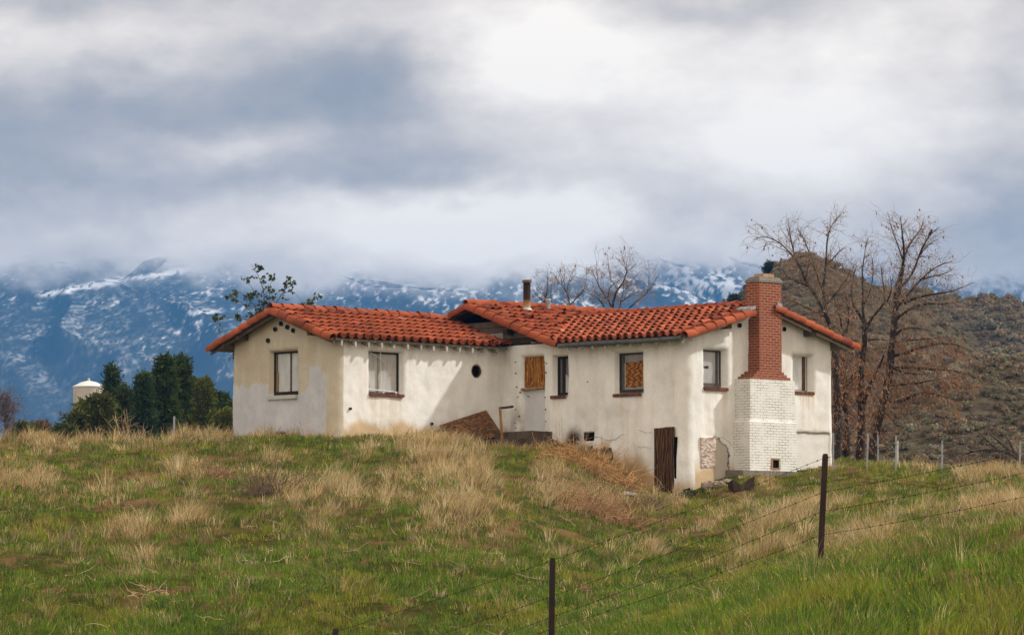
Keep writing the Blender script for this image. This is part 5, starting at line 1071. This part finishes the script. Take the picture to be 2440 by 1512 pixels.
mb = MB(); p2 = pcd(1222, 968, .35)-hb; p1b = pcd(1189, 972, .97)-hb; mb.tube([p1b, p2], .032, 4, (.085, .065, .05)); mb.build('rail', M['wood'], hr)
def stems(name, label, cat, px, py, n, rx, ry, rz, col, Lr=(.4, 1.1), rad=.006, curl=.35, Y=None, group=None, lift=.0):
    g = ground_hit(px, py, 60, 126) if Y is None else P(px, py, Y); mb = MB()
    for _ in range(n):
        a = QR.uniform(0, 6.283); q = math.sqrt(QR.random()); p = np.array((math.cos(a)*q*rx, math.sin(a)*q*ry, 0)); wz = g+p; p[2] = float(H(np.array([wz[0]]), np.array([wz[1]]))[0])-g[2]+QR.uniform(.0, rz)*(1-q*q*.7)+lift
        d = QR.normal(size=3)*np.array((1, 1, .5)); d /= np.linalg.norm(d); w = wander(p, d, QR.uniform(*Lr), 6, curl, -.02)
        lo_ = float(H(np.array([wz[0]]), np.array([wz[1]]))[0])-g[2]
        mb.tube(w, np.linspace(rad, rad*.5, 7), 3, tuple(np.array(col)*QR.uniform(.55, 1.45)), cap=False)
    o = mb.build(name, M['straw']); o.location = g; return tag(o, label, cat, group)
GW = 'dry tumbleweed heaps round the house'
stems('tumbleweed', 'large orange-brown tumbleweed heap against the shaded wall', 'dry brush', 1385, 1118, 560, .95, .5, .42, (.42, .245, .10), group=GW)
stems('tumbleweed', 'orange-brown tumbleweed sliding down right of the large heap', 'dry brush', 1462, 1142, 360, .72, .5, .32, (.40, .23, .09), group=GW)
stems('tumbleweed', 'rusty brown tumbleweed in the hollow below the broken plaster', 'dry brush', 1440, 1238, 460, .85, .9, .42, (.34, .19, .095), group=GW)
stems('tumbleweed', 'pale straw tumbleweed just above the rusty brown one', 'dry brush', 1400, 1205, 260, .7, .9, .22, (.38, .26, .13), group=GW)
stems('tumbleweed', 'small dark brown tumbleweed on the left slope', 'dry brush', 640, 1180, 260, .45, .8, .28, (.13, .085, .055), group=GW)
stems('tumbleweed', 'small reddish brown tumbleweed high on the left slope', 'dry brush', 520, 1142, 200, .42, .8, .20, (.27, .16, .085), group=GW)
stems('tumbleweed', 'grey-brown tumbleweed on the right edge of the hollow', 'dry brush', 1545, 1212, 200, .45, .7, .22, (.19, .14, .085), group=GW)
stems('tumbleweed', 'thin bleached tumbleweed lying on the lower left slope', 'dry brush', 608, 1352, 40, .32, .6, .10, (.5, .42, .28), Lr=(.2, .6), rad=.006, group=GW)
stems('tumbleweed', 'little bleached tumbleweed near the bottom left', 'dry brush', 352, 1420, 40, .25, .4, .14, (.46, .33, .19), rad=.007, Lr=(.2, .5), group=GW)
# dead branches at the right edge
def T5(l): return [(1953.2+.1992*x, 952.8+.1992*y) for x, y in l]
g_ = ground_hit(2390, 1118, 105, 128); Yb = float(g_[1])+1.2
bare_tree('branch_pile', 'heap of dead grey branches on the crest at the right edge', [
    (T5([(2420, 700), (2330, 660), (2200, 600), (2050, 590), (1900, 600), (1800, 620), (1690, 660)]), .05, .008), (T5([(2400, 720), (2300, 620), (2210, 560), (2120, 470), (2060, 420), (1975, 355)]), .045, .007), (T5([(2200, 610), (2080, 570), (2000, 480), (1940, 420), (1870, 360)]), .03, .007), (T5([(2330, 640), (2290, 540), (2240, 470), (2195, 370)]), .03, .007), (T5([(2420, 760), (2300, 740), (2150, 760), (2030, 800)]), .04, .008), (T5([(2400, 700), (2500, 600), (2440, 520)]), .03, .008),
    (T5([(2300, 730), (2200, 700), (2100, 650), (1950, 650), (1850, 690)]), .03, .006), (T5([(2420, 790), (2320, 800), (2250, 830)]), .03, .006), (T5([(2250, 550), (2180, 650), (2090, 720)]), .02, .006), (T5([(2600, 800), (2500, 740), (2420, 690)]), .05, .03), (T5([(1830, 610), (1760, 590), (1710, 565)]), .02, .005)], Yb, None, dens=3.2, twl=(.25, .7), sub=2, tcol_=(.12, .095, .075), bcol=(.075, .058, .045), base=False, twr=.008, rs=1.5)[0]['category'] = 'branches'
stems('twig_heap', 'tangle of fine grey twigs under the dead branches', 'dry brush', 2380, 1112, 420, 1.1, .7, .5, (.15, .115, .09), Y=Yb)
# rubble and the dark broken box below the chimney corner
GRb = 'rubble stones below the chimney corner'
for k, (px, py, sx, sy, sz, lb) in enumerate([(1655, 1153, .24, .2, .22, 'rough brown stone hard against the shaded house corner'), (1690, 1158, .20, .18, .13, 'grey stone in the middle of the rubble below the wall patch'), (1712, 1152, .16, .14, .09, 'flat pale stone left of the broken dark box'), (1672, 1140, .22, .15, .10, 'ochre lump of plaster under the wall patch'), (1733, 1143, .14, .12, .06, 'small pale stone behind the broken dark box'), (1690, 1135, .14, .1, .05, 'small tan chip touching the chimney wall')]):
    g = ground_hit(px, py+6, 90, 122); mb = MB(); rock(mb, (0, 0, sz*.45), sx, sy, sz, 70+k); o = mb.build('rubble_stone', M['rock']); o.location = g; tag(o, lb, 'stone', GRb)
g = ground_hit(1765, 1166, 90, 122); bx = MB(); c_, s2 = math.cos(.5), math.sin(.5)
RT = lambda a, b, c: (a*c_-b*s2, a*s2+b*c_, c)
bx.add([RT(-.30, -.16, -.05), RT(.28, -.12, -.05), RT(.30, .16, 0), RT(-.28, .14, 0), RT(-.34, -.17, .24), RT(.02, -.16, .06), RT(.32, -.13, .33), RT(.30, .17, .26), RT(0, .12, .08), RT(-.28, .15, .17)], [(0, 1, 2, 3), (0, 4, 5), (0, 5, 1), (5, 6, 1), (1, 6, 7, 2), (3, 2, 8), (2, 7, 8), (3, 8, 9), (0, 3, 9, 4), (4, 9, 8, 5), (5, 8, 7, 6)], (.05, .035, .025))
o = bx.build('broken_crate', M['wood']); o.location = g; tag(o, 'broken dark wooden crate lying in the grass below the chimney', 'crate')
g = ground_hit(1500, 1180, 90, 122); mb = MB(); mb.box(lambda a, b, c: (a, b+c*.2, c-.12*a), -.17, .17, -.18, .18, .03, .06, (.62, .60, .56), jit=.03); o = mb.build('plaster_slab', M['stucco']); o.location = g; tag(o, 'white plaster slab lying in the hollow below the shaded wall', 'slab')
g1, g2 = ground_hit(1375, 1068, 90, 124), ground_hit(1400, 1082, 90, 124); mb = MB(); mb.tube([np.array((0, 0, .18)), g2-g1+np.array((0, 0, .10))], .028, 6, (.3, .3, .3)); o = mb.build('pipe_piece', M['galv']); o.location = g1; tag(o, 'short grey pipe piece above the large tumbleweed heap', 'pipe')
g1, g2 = ground_hit(1548, 1163, 90, 122), ground_hit(1592, 1170, 90, 122); mb = MB(); mb.tube([np.array((0, 0, .10)), g2-g1+np.array((0, -.3, .07))], .022, 5, (.22, .19, .16)); o = mb.build('fallen_lath', M['wood']); o.location = g1; tag(o, 'thin weathered lath lying in front of the dark basement board', 'wood')
conifer_g = ground_hit(1602, 1178, 90, 122)
def leafy(name, label, g, R_, hh, n, col, seed, lsz=(.05, .10)):
    mb = MB(); r = np.random.default_rng(seed); st_ = MB()
    for _ in range(n):
        a = r.uniform(0, 6.283); q = math.sqrt(r.random()); z = hh*r.uniform(.1, 1)*(1-.6*q*q); leafquad(mb, (R_*q*math.cos(a), R_*q*math.sin(a), z), r.uniform(*lsz), np.array(col)*r.uniform(.5, 1.5))
    for _ in range(14):
        a = r.uniform(0, 6.283); st_.tube([(0, 0, -.05), (R_*.4*math.cos(a), R_*.4*math.sin(a), hh*.5), (R_*.7*math.cos(a), R_*.7*math.sin(a), hh*.8)], .006, 3, (.05, .06, .03))
    t = thing(name, label, 'plant', tuple(g)); mb.build('leaves', M['leaf'], t); st_.build('stems', M['straw'], t); return t
leafy('green_weed', 'dark green leafy weed in front of the dark basement board', conifer_g, .36, .42, 420, (.030, .058, .026), 5)
leafy('green_weed', 'low dark green weed right of the leafy one at the house corner', ground_hit(1640, 1182, 90, 122), .22, .18, 160, (.030, .055, .022), 6)
# dead stalks on the crest
GS = 'dead weed stalks on the left crest'
def stalk(label, px, py, pt, n, spread, seed, col=(.34, .24, .14), rad=.010):
    g = ground_hit(px, py, 90, 116); r = np.random.default_rng(seed); hh = (py-pt)/F*g[1]; mb = MB()
    for i in range(n):
        d = np.array((r.normal(0, spread), r.normal(0, spread), 1.)); d /= np.linalg.norm(d); w = wander(np.array((r.normal(0, .03*n**.5), r.normal(0, .05), -.05)), d, hh*r.uniform(.6, 1.05), 6, .09, -.012); mb.tube(w, np.linspace(rad, rad*.4, 7), 4, tuple(np.array(col)*r.uniform(.7, 1.3)))
        for _ in range(3):
            k = r.integers(2, 6); d2 = np.array((r.normal(0, .9), r.normal(0, .5), .5)); d2 /= np.linalg.norm(d2); mb.tube(wander(w[k], d2, hh*r.uniform(.15, .4), 4, .15, -.02), np.linspace(rad*.5, rad*.25, 5), 3, tuple(np.array(col)*r.uniform(.7, 1.3)))
    o = mb.build('dead_weed', M['straw']); o.location = g; tag(o, label, 'weed', GS)
stalk('large branching clump of dead stalks in front of the bluish pine', 300, 1042, 955, 9, .28, 1); stalk('tall single dead stalk with a tangled foot', 237, 1040, 985, 2, .04, 2, rad=.013); stalk('two thin dead stalks left of the tangled stalk', 200, 1040, 1003, 2, .05, 3); stalk('bent dead straw arch left of the house', 425, 1040, 998, 5, .5, 4, (.45, .33, .19))
stalk('leaning dead weed at the right side of the bluish pine', 345, 1041, 985, 4, .2, 5); stalk('thin dead stalks at the left picture edge', 18, 1040, 990, 4, .3, 6); stalk('dry pinkish weed in front of the grey repainted gable', 730, 1042, 978, 5, .45, 7, (.40, .27, .20), .006); stalk('lone white stalk left of the house on the crest', 388, 1042, 1016, 1, .03, 8, (.5, .45, .36))
b_ = ground_hit(413, 1040, 90, 116); mb = MB(); b_ = P(414, 1040, float(b_[1])); tpost(mb, (0, 0, 0), np.array(P(415, 991, float(b_[1])))-b_, .05, .04); o = mb.build('old_post', M['galv']); o.location = b_; tag(o, 'single dark post standing alone on the left crest', 'post')
# bird
bpos = P(2216, 556, float(pr_[5][0][5][1])); bird = MB()
def ell(mb, c, r, ax_, n=10, m=8, col=(.03, .025, .02)):
    vs = [np.array(c)+np.array((r[0]*math.sin(math.pi*i/m)*math.cos(2*math.pi*j/n), r[1]*math.sin(math.pi*i/m)*math.sin(2*math.pi*j/n), 0))+np.array(ax_)*r[2]*math.cos(math.pi*i/m) for i in range(m+1) for j in range(n)]
    mb.add(vs, [(i*n+j, i*n+(j+1) % n, (i+1)*n+(j+1) % n, (i+1)*n+j) for i in range(m) for j in range(n)], col)
prof = [(-.13, -.085, .004), (-.10, -.07, .014), (-.06, -.045, .028), (-.015, -.01, .045), (.03, .015, .046), (.065, .025, .034), (.085, .032, .030), (.105, .038, .026), (.122, .046, .012), (.128, .062, .004), (.127, .075, .001)]
vs = []
for (z, x, r_) in prof:
    for k in range(10): w = 2*math.pi*k/10; vs.append((x+r_*math.cos(w), r_*.9*math.sin(w), z))
bird.add(vs, [(i*10+k, i*10+(k+1) % 10, (i+1)*10+(k+1) % 10, (i+1)*10+k) for i in range(len(prof)-1) for k in range(10)]+[tuple(range(10))], (.03, .025, .02))
for s_ in (-.015, .015): bird.tube([(.005, s_, -.02), (.005, s_, -.07)], .004, 4, (.03, .02, .02))
o = bird.build('bird', M['feather'], smooth=True); o.location = bpos; tag(o, 'small dark bird perched on a high branch of the rightmost tree', 'bird')
#@@PART5
# ================================================================== GRASS
def dryness(x, y, PX, PY):
    G = lambda cx, cy, rx, ry: np.exp(-((PX-cx)/rx)**2-((PY-cy)/ry)**2)
    big = fbm(x*.33+3, y*.10, 4); med = fbm(x*1.1+9, y*.30+4, 4); fine = fbm(x*3+1, y*.9, 3)
    berm = sstep(0, 40, PY-np.interp(PX, [1400, 1450, 1700, 1950, 2439, 2600], [1560, 1500, 1400, 1372, 1298, 1275]))*(y < 56)
    dry = .22+.16*G(300, 1035, 700, 30)+.48*G(1130, 1105, 280, 85)+.15*G(800, 1080, 250, 60)+.36*G(1330, 1200, 330, 110)+.12*G(560, 1200, 330, 90)+.10*G(100, 1120, 250, 80)+.12*G(1100, 1330, 350, 60)+.10*G(1700, 1240, 280, 70)+-.04*G(2050, 1180, 320, 60)+.42*G(2300, 1112, 200, 18)+.12*G(2380, 1190, 110, 70)+.08*G(1750, 1310, 200, 40)
    dry -= .55*G(1310, 1085, 110, 45)+.60*G(1480, 1150, 130, 45)+.25*G(1750, 1150, 130, 25)+.44*sstep(1310, 1450, PY)+.32*berm+.30*G(1650, 1195, 110, 20)+.22*G(2260, 1140, 90, 35)+.12*G(300, 1330, 380, 60)+.30*G(2100, 1115, 70, 22)
    dry = dry+(big-.5)*1.0+(med-.5)*1.7+(fine-.5)*.5
    return dry, big, med, fine, berm
def ground_colour():
    x, y, z = GX.ravel(), GY.ravel(), GZ.ravel(); PX, PY = proj(x, np.maximum(y, 5), z); dry, big, med, fine, berm = dryness(x, y, PX, PY)
    n1 = fbm(x*1.7+30, y*.6, 4); g = sstep(.10, .85, dry)[:, None]
    c = np.array((.050, .052, .012))*(1-g)+np.array((.19, .135, .060))*g
    bare = sstep(.56, .66, n1+.10*np.exp(-((PX-420)/380)**2-((PY-1190)/90)**2)+.10*np.exp(-((PX-1800)/280)**2-((PY-1240)/60)**2)+.16*np.exp(-((PX-1500)/120)**2-((PY-1165)/40)**2))[:, None]
    c = c*(1-bare)+np.array((.14, .082, .042))*bare
    ca = g_o.data.color_attributes.new('Col', 'FLOAT_COLOR', 'POINT'); a = np.ones((len(x), 4), np.float32); a[:, :3] = c; ca.data.foreach_set('color', a.ravel())
ground_colour()
def grass():
    r = np.random.default_rng(99)
    n = 404000
    px = r.uniform(-450, 2950, n); d = np.sqrt(r.uniform(33**2, 127**2, n)); x = (px-CX)/F*d*1.003; y = d
    z = H(x, y); PX, PY = proj(x, y, z)
    dx, dy = x-O[0], y-O[1]; u = dx*UX+dy*UY; v = dx*VX+dy*VY
    inside = ((u > UA-.02) & (u < UD+.06) & (v > -.05) & (v < VE)) | ((u > UA-.02) & (u < .06) & (v > VA-.02) & (v < .1)) | ((u > 6.5) & (u < 7.3) & (v > 1.4) & (v < 3.4)) | ((u > 0) & (u < 1.7) & (v > -1.1) & (v < .1))
    dry, big, med, fine, berm = dryness(x, y, PX, PY); G = lambda cx, cy, rx, ry: np.exp(-((PX-cx)/rx)**2-((PY-cy)/ry)**2)
    dens = .60+.45*sstep(1250, 1450, PY)+.35*sstep(.35, .8, dry)+.3*berm-.30*G(420, 1190, 380, 90)-.5*G(1330, 1090, 110, 40)-.55*G(1500, 1150, 120, 35)-.25*G(1800, 1240, 280, 60)
    dens = dens*np.clip(.12+2.0*(med-.24)+.8*(fine-.4), .14, 1.25)
    wgt = np.clip((68/y)**.5, .7, 1.5)
    keep = (~inside) & (PY < 1640) & (r.random(n) < dens*.70*wgt)
    x, y, z, PX, PY, dry, med, big = [a[keep] for a in (x, y, z, PX, PY, dry, med, big)]; u, v = u[keep], v[keep]; berm = berm[keep]
    near2 = ((v > -2.6) & (v < .1) & (u > .9)) | ((u > 6.5) & (u < 9.2) & (v > -1))
    nearwall = ((v > -.5) & (v < .1) & (u > 0)) | ((u > 0) & (u < 1.1) & (v < 0) & (v > -3.2)) | ((u > 0) & (u < .45) & (v < 0))
    isdry = r.random(len(x)) < np.clip(.05+.62*sstep(.25, .95, dry), 0, .75)*np.where(berm > .5, .5, 1)
    def blades(idx, nb, hlo, hhi, wlo, whi, colf, lean, spread, name, label, fan=0):
        k = len(idx); X = np.repeat(x[idx], nb); Y = np.repeat(y[idx], nb); Zb = np.repeat(z[idx], nb); m = k*nb
        hc = np.repeat(r.uniform(.45, 1.4, k)*(.75+.6*(med[idx])), nb); hc = hc*np.repeat(np.where(nearwall[idx], .35, np.where(near2[idx], .58, 1)), nb)
        h = r.uniform(hlo, hhi, m)*hc*(.72+.28*r.random(m)); wd = r.uniform(wlo, whi, m)*np.clip(Y/95, .55, 1.1)
        ox_, oy_ = r.normal(0, spread, m), r.normal(0, spread, m); X = X+ox_; Y = Y+oy_
        ca = np.repeat(fbm(x[idx]*.5+7, y[idx]*.3, 2)*9, nb)+r.normal(0, .9, m); lx = np.cos(ca)*lean*r.uniform(.2, 1.2, m)+.10; ly = np.sin(ca)*lean*.8*r.uniform(.2, 1.2, m)-.05
        lx = lx+fan*ox_/spread*.35; ly = ly+fan*oy_/spread*.35
        fa = r.uniform(0, 6.283, m); sx_, sy_ = np.cos(fa)*wd/2, np.sin(fa)*wd/2
        bx, by = X, Y; mx_, my_, mz = X+lx*h*.38, Y+ly*h*.38, Zb+h*.58; tx, ty, tz = X+lx*h*1.05, Y+ly*h*1.05, Zb+h*np.sqrt(np.clip(1-.35*(lx*lx+ly*ly), .3, 1))
        V = np.stack([np.stack([bx-sx_, by-sy_, Zb-.03], -1), np.stack([bx+sx_, by+sy_, Zb-.03], -1), np.stack([mx_-sx_*.8, my_-sy_*.8, mz], -1), np.stack([mx_+sx_*.8, my_+sy_*.8, mz], -1), np.stack([tx, ty, tz], -1)], 1)
        C = colf(np.repeat(np.arange(k), nb), m, idx); C5 = np.repeat(C[:, None], 5, 1); 
        b = np.arange(m)*5
        q = np.stack([b, b+1, b+3, b+2], -1); t = np.stack([b+2, b+3, b+4], -1)
        o = npmesh(name, V.reshape(-1, 3), q, t, M['grass'], np.clip(C5, 0, 1).reshape(-1, 3)); tag(o, label, 'grass', kind='stuff'); return m
    def gcol(ci, m, idx):
        pal = np.array([(.090, .165, .010), (.140, .220, .010), (.065, .130, .012), (.180, .238, .012), (.21, .20, .022)])
        w = np.clip((big[idx]-.3)*2.2, 0, .99); w2 = np.clip((fbm(x[idx]*.8+70, y[idx]*.22, 3)-.3)*2.4, 0, .99); a = pal[(r.random(len(idx))*.35*5+w2*.65*5).astype(int) % 5]; br_ = r.random(len(idx)) < .16*(1-berm[idx])*sstep(1420, 1280, PY[idx])+.03+.55*np.clip(dry[idx]-.2, 0, 1); a = np.where(br_[:, None], np.array((.24, .17, .065)), a)
        a = a*r.uniform(.6, 1.35, (len(idx), 1)); c = a[ci]*r.uniform(.65, 1.4, (m, 1)); 
        dd = (r.random(m) < .06)[:, None]; return np.where(dd, np.array((.30, .22, .09))*r.uniform(.7, 1.2, (m, 1)), c)
    def dcol(ci, m, idx):
        pal = np.array([(.66, .49, .23), (.54, .39, .17), (.74, .58, .32), (.46, .30, .12), (.62, .49, .27)])
        a = pal[r.integers(5, size=len(idx))]*r.uniform(.65, 1.2, (len(idx), 1)); c = a[ci]*r.uniform(.65, 1.25, (m, 1)); dd = (r.random(m) < .12)[:, None]
        return np.where(dd, np.array((.10, .12, .03))*r.uniform(.7, 1.3, (m, 1)), c)
    gi = np.where(~isdry)[0]; di = np.where(isdry)[0]
    pt = np.clip(.03+.50*sstep(.45, 1.15, dry[di]), 0, .5)*np.where(berm[di] > .5, .15, 1); tall = r.random(len(di)) < pt*1.0
    gk = gi[r.random(len(gi)) < .62]; a = blades(gk, 16, .04, .17, .009, .017, gcol, .55, .055, 'green_grass', 'short green spring grass covering the slope', fan=1)
    ds_ = di[~tall]; ds_ = ds_[r.random(len(ds_)) < .6]; b = blades(ds_, 13, .05, .21, .007, .012, dcol, .6, .06, 'dry_short_grass', 'short dry straw coloured grass on the slope', fan=1)
    c = blades(di[tall], 30, .12, .40, .007, .012, dcol, .5, .05, 'dry_tall_grass', 'tall pale dry grass tufts on the crest', fan=1)
    print('BLADES', a, b, c, 'clumps', len(gi), len(di), tall.sum())
    # yellow wildflowers and pale litter
    k = np.where((~isdry) & (PY > 1300) & (r.random(len(x)) < .006))[0]; V = []
    for i in k:
        for _ in range(2):
            c = np.array((x[i]+r.normal(0, .1), y[i]+r.normal(0, .1), z[i]+r.uniform(.10, .2))); s_ = r.uniform(.006, .011)*y[i]/75
            V.append([c+np.array((-s_, 0, -s_)), c+np.array((s_, 0, -s_)), c+np.array((s_, .004, s_)), c+np.array((-s_, .004, s_))])
    V = np.array(V).reshape(-1, 3); tag(npmesh('wildflowers', V, np.arange(len(V)).reshape(-1, 4), None, M['leaf'], np.tile(np.array((.65, .48, .03)), (len(V), 1))), 'tiny yellow wildflowers in the lower grass', 'flowers', kind='stuff')
    lt = MB()
    k = r.choice(np.where(y > 62)[0], 1800, replace=False)
    for i in k:
        p = np.array((x[i], y[i], z[i]+r.uniform(.02, .10))); dd = np.array((r.normal(), r.normal()*.8, r.normal(0, .18))); dd /= np.linalg.norm(dd)
        lt.tube(wander(p, dd, r.uniform(.12, .55), 4, .25, 0), [.006, .006, .005, .004, .003], 3, tuple(np.array((.36, .27, .16))*r.uniform(.5, 1.3)), cap=False)
    tag(lt.build('straw_litter', M['straw']), 'scattered dry straw stems lying over the slope', 'straw', kind='stuff')
grass()
